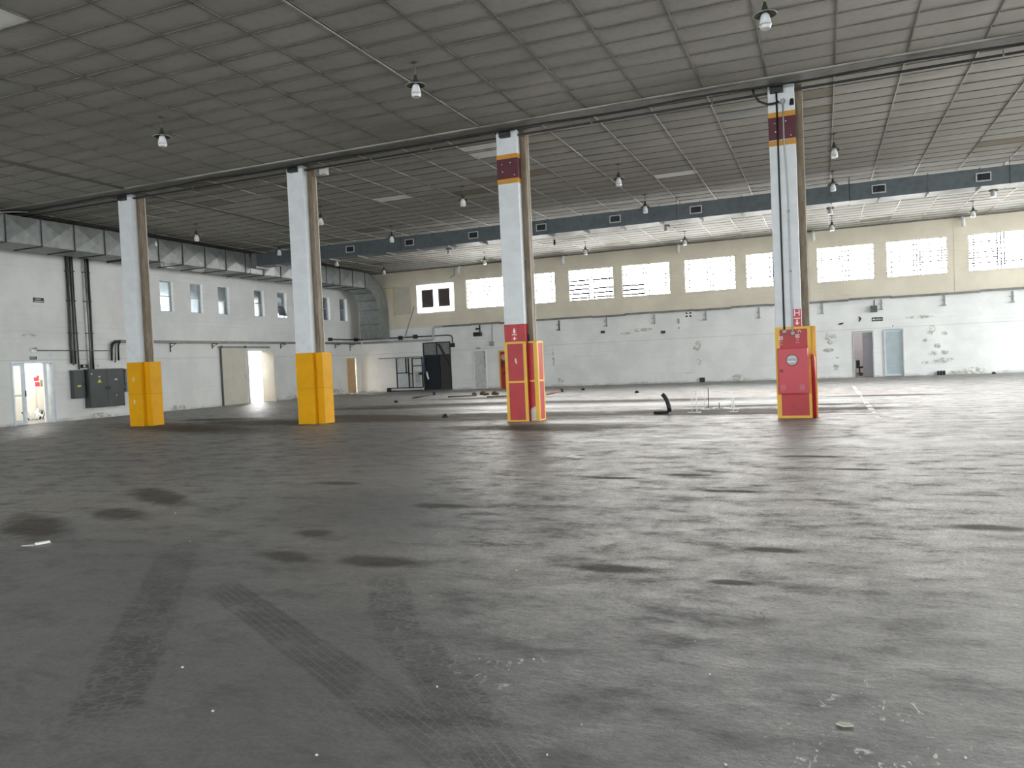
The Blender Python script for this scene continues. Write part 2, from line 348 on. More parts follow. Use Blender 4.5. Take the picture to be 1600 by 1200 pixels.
# ------------------------------------------------------------------ mesh building
class MB:
    """Collects shapes in world coordinates, then links them as ONE mesh object."""
    def __init__(s): s.bm = bmesh.new()
    def _xf(s, vs, M):
        if M is not None:
            for v in vs: v.co = M @ v.co
    def box(s, x0, x1, y0, y1, z0, z1, bevel=0.0, M=None, mi=0):
        vs = [s.bm.verts.new((x, y, z)) for x in (x0, x1) for y in (y0, y1) for z in (z0, z1)]
        fs = [s.bm.faces.new([vs[i] for i in q]) for q in ((0, 1, 3, 2), (4, 6, 7, 5), (0, 4, 5, 1), (2, 3, 7, 6), (0, 2, 6, 4), (1, 5, 7, 3))]
        for f in fs: f.material_index = mi
        s._xf(vs, M)
        if bevel:
            es = list({e for f in fs for e in f.edges})
            bmesh.ops.bevel(s.bm, geom=es, offset=bevel, segments=2, affect='EDGES', profile=.5)
        return s
    def tube(s, pts, r, seg=10, cap=True):
        pts = [Vector(p) for p in pts]; rings = []
        up = None
        for i, p in enumerate(pts):
            a = pts[max(i - 1, 0)]; c = pts[min(i + 1, len(pts) - 1)]
            t = (c - a).normalized()
            if up is None:
                up = Vector((0, 0, 1)) if abs(t.z) < .9 else Vector((1, 0, 0))
            n = (up - t * up.dot(t)).normalized(); b = t.cross(n); up = n
            k = 1.0
            if 0 < i < len(pts) - 1:
                ca = (p - a).normalized().dot((c - p).normalized()); k = 1 / max(.6, math.sqrt((1 + ca) / 2))
            rr = r[i] if isinstance(r, (list, tuple)) else r
            rings.append([s.bm.verts.new(p + (n * math.cos(2 * PI * j / seg) + b * math.sin(2 * PI * j / seg)) * rr * k) for j in range(seg)])
        for A, B in zip(rings, rings[1:]):
            for j in range(seg):
                f = s.bm.faces.new((A[j], A[(j + 1) % seg], B[(j + 1) % seg], B[j])); f.smooth = True
        if cap:
            s.bm.faces.new(rings[0][::-1]); s.bm.faces.new(rings[-1])
        return s
    def lathe(s, prof, c=(0, 0, 0), seg=20, M=None, cap=False):
        c = Vector(c); rings = []
        for r, z in prof:
            rings.append([s.bm.verts.new(c + Vector((r * math.cos(2 * PI * j / seg), r * math.sin(2 * PI * j / seg), z))) for j in range(seg)])
        for A, B in zip(rings, rings[1:]):
            for j in range(seg):
                f = s.bm.faces.new((A[j], A[(j + 1) % seg], B[(j + 1) % seg], B[j])); f.smooth = True
        if cap: s.bm.faces.new(rings[0][::-1]); s.bm.faces.new(rings[-1])
        if M is not None: s._xf([v for R_ in rings for v in R_], M)
        return s
    def prism(s, poly, h0, h1, axis='z', M=None):
        """Extrude a polygon: axis z -> (x,y), y -> (x,z), x -> (y,z)."""
        def P(u, v, h): return {'z': (u, v, h), 'y': (u, h, v), 'x': (h, u, v)}[axis]
        A = [s.bm.verts.new(P(u, v, h0)) for u, v in poly]; B = [s.bm.verts.new(P(u, v, h1)) for u, v in poly]
        n = len(poly)
        s.bm.faces.new(A[::-1]); s.bm.faces.new(B)
        for i in range(n): s.bm.faces.new((A[i], A[(i + 1) % n], B[(i + 1) % n], B[i]))
        s._xf(A + B, M)
        return s
    def disc(s, c, r, axis, h, seg=20):
        poly = [(c[0] + r * math.cos(2 * PI * i / seg), c[1] + r * math.sin(2 * PI * i / seg)) for i in range(seg)]
        return s.prism(poly, h[0], h[1], axis)
    def build(s, name, mat, parent=None, origin=None):
        bmesh.ops.recalc_face_normals(s.bm, faces=s.bm.faces[:])
        me = bpy.data.meshes.new(name)
        if origin is None:
            if parent is not None: origin = parent.get('_org', (0, 0, 0))
            else:
                vs = [v.co for v in s.bm.verts]
                origin = ((min(v.x for v in vs) + max(v.x for v in vs)) / 2, (min(v.y for v in vs) + max(v.y for v in vs)) / 2, min(v.z for v in vs))
        org = Vector(origin)
        for v in s.bm.verts: v.co -= org
        s.bm.to_mesh(me); s.bm.free()
        for m in (mat if isinstance(mat, (list, tuple)) else [mat]): me.materials.append(m)
        o = bpy.data.objects.new(name, me); C.objects.link(o)
        o['_org'] = tuple(org)
        if parent is not None:
            o.parent = parent
            o.location = org - Vector(parent.get('_org', (0, 0, 0)))
        else: o.location = org
        return o

def thing(name, label, cat, loc, group=None, kind=None):
    o = bpy.data.objects.new(name, None); C.objects.link(o); o.empty_display_size = .2
    o.location = loc; o['_org'] = tuple(loc)
    return tag(o, label, cat, group, kind)
def tag(o, label, cat, group=None, kind=None):
    o['label'] = label; o['category'] = cat
    if group: o['group'] = group
    if kind: o['kind'] = kind
    return o
def struct(o, label, cat): return tag(o, label, cat, None, 'structure')
def copy_tree(o, loc, label, group=None):
    c = o.copy(); C.objects.link(c); c.location = loc; c['label'] = label
    if group: c['group'] = group
    for ch in list(o.children):
        k = ch.copy(); C.objects.link(k); k.parent = c
        for g in ch.children:
            q = g.copy(); C.objects.link(q); q.parent = k
    return c

def text_mesh(txt, size, depth, M):
    cu = bpy.data.curves.new('lettering', 'FONT'); cu.body = txt; cu.size = size; cu.extrude = depth
    cu.align_x = 'CENTER'; cu.align_y = 'CENTER'
    ob = bpy.data.objects.new('lettering', cu); C.objects.link(ob)
    bpy.context.view_layer.update()
    me = bpy.data.meshes.new_from_object(ob.evaluated_get(bpy.context.evaluated_depsgraph_get()))
    bpy.data.objects.remove(ob); bpy.data.curves.remove(cu)
    me.transform(M)
    mb = MB(); mb.bm.from_mesh(me); bpy.data.meshes.remove(me)
    return mb
FACE_FRONT = Matrix(((1, 0, 0, 0), (0, 0, -1, 0), (0, 1, 0, 0), (0, 0, 0, 1)))     # text seen from -Y
FACE_RIGHT = Matrix(((0, 0, 1, 0), (1, 0, 0, 0), (0, 1, 0, 0), (0, 0, 0, 1)))      # text seen from +X

# ------------------------------------------------------------------ shell
def wall_with_holes(axis, d, out, u0, u1, z0, z1, holes, thick):
    """Wall in plane axis=d, its room side at d, thickness towards 'out' (+1/-1)."""
    mb = MB(); bm = mb.bm
    us = sorted({u0, u1, *[h[0] for h in holes], *[h[1] for h in holes]}); zs = sorted({z0, z1, *[h[2] for h in holes], *[h[3] for h in holes]})
    us = [u for u in us if u0 <= u <= u1]
    e = d + out * thick
    P = (lambda u, z, w: (u, w, z)) if axis == 'y' else (lambda u, z, w: (w, u, z))
    def q(*p): bm.faces.new([bm.verts.new(x) for x in p])
    for a, b in zip(us, us[1:]):
        for c, f in zip(zs, zs[1:]):
            mu, mz = (a + b) / 2, (c + f) / 2
            if any(h[0] < mu < h[1] and h[2] < mz < h[3] for h in holes): continue
            for w in (d, e): q(P(a, c, w), P(b, c, w), P(b, f, w), P(a, f, w))
    for h in [*holes, (u0, u1, z0, z1)]:
        a, b, c, f = h
        q(P(a, c, d), P(b, c, d), P(b, c, e), P(a, c, e)); q(P(a, f, d), P(b, f, d), P(b, f, e), P(a, f, e))
        q(P(a, c, d), P(a, f, d), P(a, f, e), P(a, c, e)); q(P(b, c, d), P(b, f, d), P(b, f, e), P(b, c, e))
    bmesh.ops.remove_doubles(bm, verts=bm.verts[:], dist=1e-5)
    return mb

mb = MB(); mb.box(-34, 30, -24, 42, -.3, 0)
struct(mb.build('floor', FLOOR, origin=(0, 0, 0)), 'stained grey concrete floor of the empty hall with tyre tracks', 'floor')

BW = [(-20.85, -18.57, 4.32, 5.85)] + [(x, x + 2.35, 4.37, 5.92) for x in (-17.81, -15.11, -12.02, -9.2, -6.11, -3.26, -.17, 2.68, 5.82)]
DOOR_A, DOOR_B = (1.24, 2.05, 0, 2.07), (2.46, 3.24, 0, 2.09)
GATE = (-20.64, -18.92, 0, 2.66)
mb = wall_with_holes('y', WALL_Y, 1, WALL_X - .25, X_RIGHT, 0, 7.0, BW + [DOOR_A, DOOR_B, GATE], .25)
struct(mb.build('wall_back', WALLB, origin=(0, 0, 0)), 'long back wall, tan above the cable tray and stained white below it', 'wall')

mb = MB(); mb.box(X_RIGHT, X_RIGHT + .25, -15, 16, 0, 7.0)  # out of view, added to cut the daylight on the near right side
struct(mb.build('wall_light_block', WALLL, origin=(0, 0, 0)), 'unseen white wall added to keep daylight off the near right side', 'wall')
LW = [(y, y + .68, 4.07, 5.31) for y in (23.39, 25.0, 26.6, 28.92, 30.57, 34.18, 35.8)]
DOOR_1, DOOR_2, DOOR_3 = (17.08, 18.57, 0, 2.12), (28.21, 29.6, 0, 2.52), (36.17, 37.14, 0, 2.06)
mb = wall_with_holes('x', WALL_X, -1, -15, WALL_Y, 0, 7.0, LW + [DOOR_1, DOOR_2, DOOR_3], .25)
struct(mb.build('wall_left', WALLL, origin=(0, 0, 0)), 'white painted block wall on the left with seven small high windows', 'wall')

# ceiling: sagging tiles laid in a metal grid
def tile_class(i, j):
    x = TILE_X0 + (i + .5) * TILE_A; y = TILE_Y0 + (j + .5) * TILE_B
    for (cx, cy, r) in ((-8.0, 17.55, .62), (-8.0, 18.1, .62)):
        if abs(x - cx) < r and abs(y - cy) < .32: return 1
    if abs(x + 11.3) < .62 and abs(y - 7.7) < .32: return 1
    if abs(x + 12.6) < .62 and abs(y - 21.3) < .32: return 1
    if abs(x + 3.8) < .62 and abs(y - 23.3) < .32: return 1
    if abs(x + 16.8) < .62 and abs(y - 16.6) < .32: return 1
    h = random.random()
    return 0 if y < 16 else (2 if h < .03 else (3 if h < .055 else 0))
i0 = math.floor((WALL_X - TILE_X0) / TILE_A); i1 = math.ceil((X_RIGHT - TILE_X0) / TILE_A)
j0 = math.floor((-4 - TILE_Y0) / TILE_B); j1 = math.ceil((WALL_Y - TILE_Y0) / TILE_B)
mb = MB(); bm = mb.bm
NU, NV = 5, 4
for i in range(i0, i1):
    for j in range(j0, j1):
        cl = tile_class(i, j)
        xa, xb = max(TILE_X0 + i * TILE_A + .004, WALL_X), TILE_X0 + (i + 1) * TILE_A - .004
        ya, yb = TILE_Y0 + j * TILE_B + .004, min(TILE_Y0 + (j + 1) * TILE_B - .004, WALL_Y)
        if yb - ya < .02 or xb - xa < .02: continue
        far = ya > 16.2
        sag = random.uniform(.012, .030) if far else random.uniform(.005, .015)
        lift = [random.uniform(.004, .014) for _ in range(4)]
        g = []
        for a in range(NU):
            for c in range(NV):
                u, v = a / (NU - 1), c / (NV - 1)
                z = CEIL + (lift[0] * (1 - u) + lift[1] * u) * (1 - v) + (lift[2] * (1 - u) + lift[3] * u) * v
                z -= sag * math.sin(PI * u) ** .6 * math.sin(PI * v) ** .6
                g.append(bm.verts.new((xa + (xb - xa) * u, ya + (yb - ya) * v, z)))
        for a in range(NU - 1):
            for c in range(NV - 1):
                f = bm.faces.new((g[a * NV + c], g[a * NV + c + 1], g[(a + 1) * NV + c + 1], g[(a + 1) * NV + c]))
                f.material_index = cl; f.smooth = True
# the slab that closes the roof above the tiles
mb.box(WALL_X - .25, X_RIGHT, -4, WALL_Y + .25, CEIL + .12, CEIL + .4); mb.box(WALL_X - .25, X_RIGHT, -15, -4, CEIL, CEIL + .4)
struct(mb.build('ceiling', [TILE, TILE_CLEAN, TILE_GREY, TILE_BROWN], origin=(0, 0, 0)), 'low suspended ceiling of dingy sagging rectangular tiles', 'ceiling')
mb = MB()
for i in range(i0 + 1, i1 + 1):
    x = TILE_X0 + i * TILE_A
    mb.box(x - .012, x + .012, -4, 15.94, CEIL - .006, CEIL + .02)
for j in range(j0, j1 + 1):
    y = TILE_Y0 + j * TILE_B
    if y < WALL_Y: mb.box(WALL_X, X_RIGHT, y - .009, y + .009, CEIL - .004, CEIL + .018)
struct(mb.build('trim_1', TBAR, origin=(0, 0, 0)), 'grimy metal grid that carries the ceiling tiles', 'ceiling grid')
mb = MB()
for i in range(i0 + 1, i1 + 1):
    x = TILE_X0 + i * TILE_A
    mb.box(x - .010, x + .010, 16.36, WALL_Y, CEIL - .012, CEIL + .02)
struct(mb.build('trim_2', TBAR_L, origin=(0, 0, 0)), 'pale long runners of the ceiling grid beyond the columns', 'ceiling grid')
mb = MB(); mb.box(-18.02, -17.94, -4, 15.94, CEIL - .03, CEIL)
mb.box(-18.1, -18.03, 16.4, 26, CEIL - .03, CEIL)
struct(mb.build('trim_3', plain('strip_brown', (.085, .08, .068), .6), origin=(0, 0, 0)), 'dark expansion strip across the ceiling to the leftmost column', 'ceiling strip')
mb = MB(); mb.box(-7.035, -7.005, -4, 15.94, CEIL - .018, CEIL)
struct(mb.build('trim_4', TBAR_L, origin=(0, 0, 0)), 'bright thin strip across the ceiling above a pendant lamp', 'ceiling strip')
mb = MB(); mb.box(WALL_X, X_RIGHT, 15.98, 16.36, CEIL - .035, CEIL + .1)
struct(mb.build('trim_5', plain('beam_brown_grey', (.22, .215, .19), .6, .1, .15, 2), origin=(0, 0, 0)), 'dark steel beam flange along the top of the columns', 'beam')
mb = MB(); mb.box(WALL_X, X_RIGHT, 15.93, 15.965, CEIL - .03, CEIL)
struct(mb.build('trim_6', TBAR_L, origin=(0, 0, 0)), 'pale edge angle in front of the beam above the columns', 'ceiling trim')
mb = MB(); mb.box(WALL_X, WALL_X + .05, -3, WALL_Y, CEIL - .05, CEIL)
struct(mb.build('trim_7', TBAR, origin=(0, 0, 0)), 'dark edge angle where ceiling meets the left wall', 'ceiling trim')
mb = MB(); mb.box(WALL_X + .05, X_RIGHT, WALL_Y - .04, WALL_Y, CEIL - .05, CEIL)
struct(mb.build('trim_8', PIPE, origin=(0, 0, 0)), 'thin edge angle where ceiling meets the back wall', 'ceiling trim')
mb = MB()
for x in (-18.2, -12.3, -6.45, -.5, 5.27):
    mb.box(x, x + .32, WALL_Y - .012, WALL_Y, 3.56, 6.67)
struct(mb.build('trim_9', WALLB, origin=(0, 0, 0)), 'shallow tan wall piers between the high windows', 'wall pier')

# ------------------------------------------------------------------ windows
def louvre_window(n, h, label, amber=(), dark=()):
    x0, x1, z0, z1 = h; y = WALL_Y + .10
    w = thing('window_%d' % n, label, 'window', ((x0 + x1) / 2, y, z0), kind='structure')
    f = MB(); t = .022
    f.box(x0, x1, y - .02, y + .02, z0, z0 + t); f.box(x0, x1, y - .02, y + .02, z1 - t, z1)
    f.box(x0, x0 + t, y - .02, y + .02, z0 + t, z1 - t); f.box(x1 - t, x1, y - .02, y + .02, z0 + t, z1 - t)
    xm = (x0 + x1) / 2
    for x in (xm - .11, xm + .02, xm + .14): f.box(x - .023, x + .023, y - .015, y + .015, z0 + t, z1 - t)
    for x in (x0 + .2, x1 - .2): f.box(x - .021, x + .021, y - .015, y + .015, z0 + t, z1 - t)
    f.build('frame', WFRAME, w)
    b = MB(); rows = 7; hs = (z1 - z0) / rows
    for k in range(1, rows): b.box(x0 + t, x1 - t, y - .012, y + .012, z0 + k * hs - .023, z0 + k * hs + .023)
    b.build('glazing_bars', WFRAME, w)
    g = MB(); a = MB(); d = MB(); na = nd = 0
    for k in range(rows):
        for s_ in (0, 1):
            xa, xb = (x0 + t, xm - .08) if s_ == 0 else (xm + .11, x1 - t)
            zc = z0 + (k + .5) * hs
            tgt = g
            if (s_, k) in amber: tgt = a; na += 1
            if (s_, k) in dark: tgt = d; nd += 1
            hh = hs * (.42 if tgt is g else .2 if tgt is d else .13)
            M = Matrix.Translation((0, y, zc)) @ Matrix.Rotation(R(12), 4, 'X')
            tgt.box(xa, xb, -.002, .002, -hh, hh, M=M)
    g.build('glass', GLASS, w)
    if na: a.build('amber_louvre', GLASS_A, w)['label'] = 'amber tinted glass louvres'
    if nd: d.build('dark_louvre', GLASS_D, w)['label'] = 'dark tilted glass louvres'
    return w
def R(d): return math.radians(d)
LBL = ['', 'high louvred window just left of the third column, partly behind it', 'high louvred window just right of the third column, partly behind it',
       'high louvred window with dark tilted louvres in both halves', 'high louvred window with dark louvres only at lower left',
       'high louvred window with pale yellow louvres, midway between third and fourth columns', 'high louvred window partly hidden by the left side of the fourth column',
       'high louvred window just right of the fourth column', 'high louvred window with orange louvres, above the two louvred doors', 'high louvred window cut by the right edge of the picture']
AM = {4: [(1, 3), (1, 4), (1, 2)], 5: [(0, 2), (1, 3)], 8: [(1, 2), (1, 3), (1, 4)], 9: [(0, 1), (0, 2), (0, 3), (0, 5), (1, 1)], 7: [(0, 4)]}
DK = {3: [(0, 0), (0, 1), (0, 2), (0, 3), (0, 4), (1, 0), (1, 1), (1, 2), (1, 4)], 4: [(0, 0), (0, 1), (0, 2)]}
for n in range(1, 10): louvre_window(n + 1, BW[n], LBL[n], AM.get(n, ()), DK.get(n, ()))

x0, x1, z0, z1 = BW[0]
w = thing('window_1', 'white framed window with two dark panes high on the back wall', 'window', ((x0 + x1) / 2, WALL_Y, z0), kind='structure')
f = MB(); y = WALL_Y - .03
xm = (x0 + x1) / 2
for a in ((x0, x1, z0, z0 + .27), (x0, x1, z1 - .27, z1), (x0, x0 + .27, z0 + .27, z1 - .27), (x1 - .24, x1, z0 + .27, z1 - .27), (xm - .11, xm + .17, z0 + .27, z1 - .27)):
    f.box(a[0], a[1], y, y + .12, a[2], a[3])
f.build('frame', BACKLIT, w)
for a, b in ((x0 + .27, xm - .11), (xm + .17, x1 - .24)):
    p = MB(); p.box(a, b, y + .06, y + .08, z0 + .27, z1 - .27); p.build('pane', WOODDK, w)

for k, h in enumerate(LW):
    y0, y1, z0, z1 = h; x = WALL_X - .16
    pos = ['first, nearest the leftmost column', 'second from the leftmost column', 'third from the leftmost column', 'fourth, left of the second column', 'fifth with its lower sash tilted open, left of the second column', 'sixth, just right of the second column', 'seventh, nearest the corner duct'][k]
    w = thing('window_%d' % (11 + k), 'small high window in the left wall, ' + pos, 'window', (x, (y0 + y1) / 2, z0), kind='structure')
    f = MB(); t = .03; zm = z0 + (z1 - z0) * .5
    f.box(x - .02, x + .02, y0, y1, z0, z0 + t); f.box(x - .02, x + .02, y0, y1, z1 - t, z1)
    f.box(x - .02, x + .02, y0, y0 + t, z0 + t, z1 - t); f.box(x - .02, x + .02, y1 - t, y1, z0 + t, z1 - t)
    f.box(x - .02, x + .02, y0 + t, y1 - t, zm - .02, zm + .02)
    f.build('frame', GREY, w)
    g = MB(); g.box(x - .003, x + .003, y0 + t, y1 - t, zm + .02, z1 - t)
    if k != 4: g.box(x - .003, x + .003, y0 + t, y1 - t, z0 + t, zm - .02)
    g.build('glass', GLASS_F, w)
    if k == 4:
        s_ = MB(); M = Matrix.Translation((x + .03, 0, zm)) @ Matrix.Rotation(R(-16), 4, 'Y')
        s_.box(-.015, .015, y0 + .03, y0 + .06, -.56, 0, M=M); s_.box(-.015, .015, y1 - .06, y1 - .03, -.56, 0, M=M)
        s_.box(-.015, .015, y0 + .06, y1 - .06, -.56, -.53, M=M); s_.box(-.015, .015, y0 + .06, y1 - .06, -.03, 0, M=M)
        s_ = s_.build('open_sash', LGREY, w)
        g = MB(); g.box(-.003, .003, y0 + .06, y1 - .06, -.53, -.03, M=M); g.build('sash_glass', GLASS_F, s_)

# ------------------------------------------------------------------ columns
def box_faces(mb, x0, x1, y0, y1, z0, z1, t=.006):
    """A thin sleeve round a box: painted band or sheet."""
    mb.box(x0 - t, x1 + t, y0 - t, y1 + t, z0, z1); return mb

GUARD = [(0, -.012), (.49, -.012), (.49, .125), (.725, .125), (.725, .52), (0, .52)]
def guard_poly(cx, grow=0.0, w1=.522, w2=.735):
    y = ROW_Y
    return [(cx - .012 - grow, y - .012 - grow), (cx + w1 + grow, y - .012 - grow), (cx + w1 + grow, y + .125 - grow), (cx + w2 + grow, y + .125 - grow), (cx + w2 + grow, y + .53), (cx - .012 - grow, y + .53)]

LABC = ['white column with yellow guard, leftmost, beside the electrical cabinets', 'white column with yellow guard, second from the left',
        'white column with maroon band and red guard edged in yellow', 'white column with maroon band that carries the fire hose cabinet']
cols = []
for k, cx in enumerate(COL_X):
    c = thing('column', LABC[k], 'column', (cx + .25, ROW_Y + .25, 0), 'columns of the hall'); cols.append(c)
    y = ROW_Y
    m = MB(); m.box(cx, cx + .505, y, y + .50, 0, CEIL - .02, bevel=.012); m.build('shaft', WHITE, c)
    # rolled steel post against the right side: flange, web, flange
    m = MB()
    m.box(cx + .506, cx + .53, y + .19, y + .40, 0, CEIL - .02)
    m.box(cx + .53, cx + .64, y + .195, y + .215, 0, CEIL - .02)
    m.box(cx + .53, cx + .64, y + .36, y + .38, 0, CEIL - .02)
    m.box(cx + .61, cx + .64, y + .215, y + .36, 0, CEIL - .02)
    m.build('steel_post', BROWN, c)
    m = MB(); m.box(cx + .64, cx + .652, y + .36, y + .385, 0, CEIL - .02); m.build('edge_strip', plain('edge_cream', (.66, .60, .50), .6), c)
    if k < 2:
        m = MB(); m.prism(guard_poly(cx), 0, 1.86); m = m.build('guard', YELLOW, c)
        s_ = MB(); gp = guard_poly(cx, .002); s_.prism(gp, .93, .938); s_.build('guard_seam', plain('seam_ochre', (.42, .22, .01), .6), m)
        if k == 0:
            for (dx, z) in ((.20, 1.31), (.19, .66)):
                s_ = MB(); s_.box(cx + dx, cx + dx + .05, y - .017, y - .012, z, z + .11); s_.build('sticker', PAPER, m)['label'] = 'small torn white sticker'
    if k == 2:
        m = MB(); m.prism(guard_poly(cx), 0, 1.85); g = m.build('guard', RED, c)
        e = MB(); gy = y - .02
        for a in ((cx - .014, cx + .06), (cx + .45, cx + .526)): e.box(a[0], a[1], gy, gy + .012, 0, 1.85)
        for z in ((0, .035), (.90, .945), (1.805, 1.855)): e.box(cx + .06, cx + .45, gy, gy + .012, z[0], z[1])
        gy = y + .117
        e.box(cx + .65, cx + .74, gy, gy + .012, 0, 1.85)
        for z in ((0, .02), (.91, .95), (1.81, 1.855)): e.box(cx + .526, cx + .65, gy, gy + .012, z[0], z[1])
        for (a, b_) in ((y + .13, y + .2), (y + .48, y + .535)): e.box(cx + .735, cx + .742, a, b_, 0, 1.85)
        for z in ((0, .03), (.91, .95), (1.81, 1.855)): e.box(cx + .735, cx + .742, y + .2, y + .48, z[0], z[1])
        e.build('guard_edging', YELLOW_EDGE, g)['label'] = 'yellow painted edging'
        p = MB(); p.prism([(cx + .526, 0.02), (cx + .65, .02), (cx + .65, .31), (cx + .62, .34), (cx + .59, .30), (cx + .56, .31), (cx + .526, .26)], gy + .005, gy + .009, 'y')
        p.build('bare_patch', plain('bare_plaster', (.66, .64, .58), .8), g)['label'] = 'patch of bare pale plaster'
        p = MB(); p.prism([(cx + .235, 1.40), (cx + .26, 1.34), (cx + .285, 1.35), (cx + .265, 1.47), (cx + .24, 1.47)], y - .017, y - .012, 'y')
        p.build('paint_mark', PAPER, g)['label'] = 'small white mark'
        m = MB(); box_faces(m, cx, cx + .505, y, y + .5, 1.85, 2.26, .004); m.build('red_band', RED, c)
    if k == 3:
        m = MB(); m.prism([(cx - .012, y - .012), (cx + .66, y - .012), (cx + .66, y + .10), (cx + .755, y + .10), (cx + .755, y + .53), (cx - .012, y + .53)], 0, 1.85); g = m.build('guard', RED, c)
        e = MB(); gy = y - .02
        e.box(cx - .014, cx + .075, gy, gy + .012, 0, 1.85); e.box(cx + .60, cx + .664, gy, gy + .012, 0, 1.85)
        e.box(cx + .075, cx + .60, gy, gy + .012, 0, .05); e.box(cx + .075, cx + .60, gy, gy + .012, 1.80, 1.85)
        e.box(cx + .664, cx + .757, y + .092, y + .104, 0, 1.85)
        e.build('guard_edging', YELLOW_EDGE, g)['label'] = 'yellow painted edging'
    if k >= 2:
        m = MB(); box_faces(m, cx, cx + .505, y, y + .5, 5.59 + (.03 if k == 3 else 0), 6.07, .004); m.build('maroon_band', MAROON, c)
        for (a, b_) in ((6.07, 6.17), (5.50, 5.61)):
            m = MB(); box_faces(m, cx, cx + .505, y, y + .5, a, b_, .006); m.build('orange_stripe', ORANGE, c)
        for (dx, z) in ((.12, 5.95), (.33, 5.97), (.13, 5.78), (.42, 5.68)):
            m = MB(); m.disc((cx + dx, z), .012, 'y', (y - .012, y - .004), 8); m.build('bolt', SIGNW, c)
    # junction box where the conduits meet the head of the column
    m = MB(); dx = .12 if k != 3 else .05
    m.box(cx + dx, cx + dx + .25, y - .13, y - .004, 6.54, 6.70, bevel=.01)
    bx = m.build('junction_box', DARK)
    tag(bx, ['dark junction box on top of the leftmost column', 'dark junction box on top of the second column', 'dark junction box on top of the column with red guard', 'dark junction box on top of the hose cabinet column'][k], 'box', 'junction boxes on the column heads')

# grey electrical fitting beside the head of the second column
cx = COL_X[1]; t = thing('switch_box', 'pale switch box on the conduit beside the second column head', 'box', (cx + 1.0, 16.75, 6.42))
m = MB(); m.box(cx + .90, cx + 1.08, 16.66, 16.84, 6.44, 6.66, bevel=.008); m.build('body', plain('box_pale', (.56, .55, .48), .5), t)
m = MB(); m.box(cx + .72, cx + .86, 16.70, 16.80, 6.43, 6.56); m.build('gland', PIPE, t)

# ------------------------------------------------------------------ conduits along the beam
m = MB(); m.tube([(WALL_X + .1, 16.6, 6.60), (X_RIGHT - .1, 16.6, 6.60)], .028, 10)
cd = thing('conduit', 'thick dark conduit hung along the column row under the ceiling', 'conduit', (-5, 16.6, 6.57))
m.build('pipe', DARK, cd)
for x in (-21.9, -16.1, -10.3, -8.6, -4.6, -2.0, 3.2):
    m = MB(); m.tube([(x, 16.6, 6.57), (x, 16.6, CEIL)], .008, 6); m.tube([(x - .02, 16.6, 6.6), (x + .02, 16.6, 6.6)], .036, 10); m.build('hanger', PIPE, cd)
cd = thing('conduit', 'pair of thin conduits behind the column row, from left duct to third column', 'conduit', (-15, 17.2, 6.58))
m = MB(); m.tube([(-23.9, 17.15, 6.6), (COL_X[2] + .1, 17.3, 6.6)], .016, 8); m.build('pipe', PIPE, cd)
m = MB(); m.tube([(-23.9, 17.27, 6.6), (COL_X[2] + .1, 17.42, 6.6)], .014, 8); m.build('pipe', PIPE, cd)
m = MB(); pts = [(WALL_X + .3 + i * .9, 16.24 + .03 * math.sin(i * 1.7), 6.645 + .014 * math.sin(i * 1.3 + 1)) for i in range(43)]
m.tube(pts, .022, 8)
tag(m.build('power_cable', BLACK), 'loose black cable sagging along the beam above the columns', 'cable')

# ------------------------------------------------------------------ ducts
def panel_duct(mb, p0, p1, x0, x1, z0, z1, step, puff=.03):
    """Duct along Y with cross-broken (pyramid) sheet panels on side and underside."""
    n = max(1, round((p1 - p0) / step)); L = (p1 - p0) / n
    bm = mb.bm
    for k in range(n):
        a, b = p0 + k * L, p0 + (k + 1) * L
        for face in ('side', 'bottom', 'back', 'top'):
            if face == 'side': q = [(x1, a, z0), (x1, b, z0), (x1, b, z1), (x1, a, z1)]; nrm = Vector((1, 0, 0))
            elif face == 'bottom': q = [(x0, a, z0), (x0, b, z0), (x1, b, z0), (x1, a, z0)]; nrm = Vector((0, 0, -1))
            elif face == 'back': q = [(x0, a, z0), (x0, b, z0), (x0, b, z1), (x0, a, z1)]; nrm = Vector((-1, 0, 0))
            else: q = [(x0, a, z1), (x0, b, z1), (x1, b, z1), (x1, a, z1)]; nrm = Vector((0, 0, 1))
            vs = [bm.verts.new(p) for p in q]
            c = bm.verts.new(sum((Vector(p) for p in q), Vector()) / 4 + nrm * puff)
            for i in range(4): bm.faces.new((vs[i], vs[(i + 1) % 4], c))
    return [p0 + k * L for k in range(n + 1)]
DX0, DX1, DZ0, DZ1 = -23.97, -22.70, 5.69, 6.52
dt = thing('air_duct', 'large galvanised air duct along the left wall, bending down at the corner', 'duct', ((DX0 + DX1) / 2, 20, DZ0))
m = MB(); js = panel_duct(m, 2.0, 35.3, DX0, DX1, DZ0, DZ1, 1.15, .06)
m.build('straight_run', GALV, dt)
for y in js: # standing flanges
    m = MB(); m.box(DX0 - .03, DX1 + .03, y - .008, y + .008, DZ0 - .035, DZ0); m.box(DX1, DX1 + .03, y - .008, y + .008, DZ0, DZ1); m.box(DX0 - .03, DX1 + .03, y - .008, y + .008, DZ1, DZ1 + .03)
    m.build('flange', FLANGE, dt)
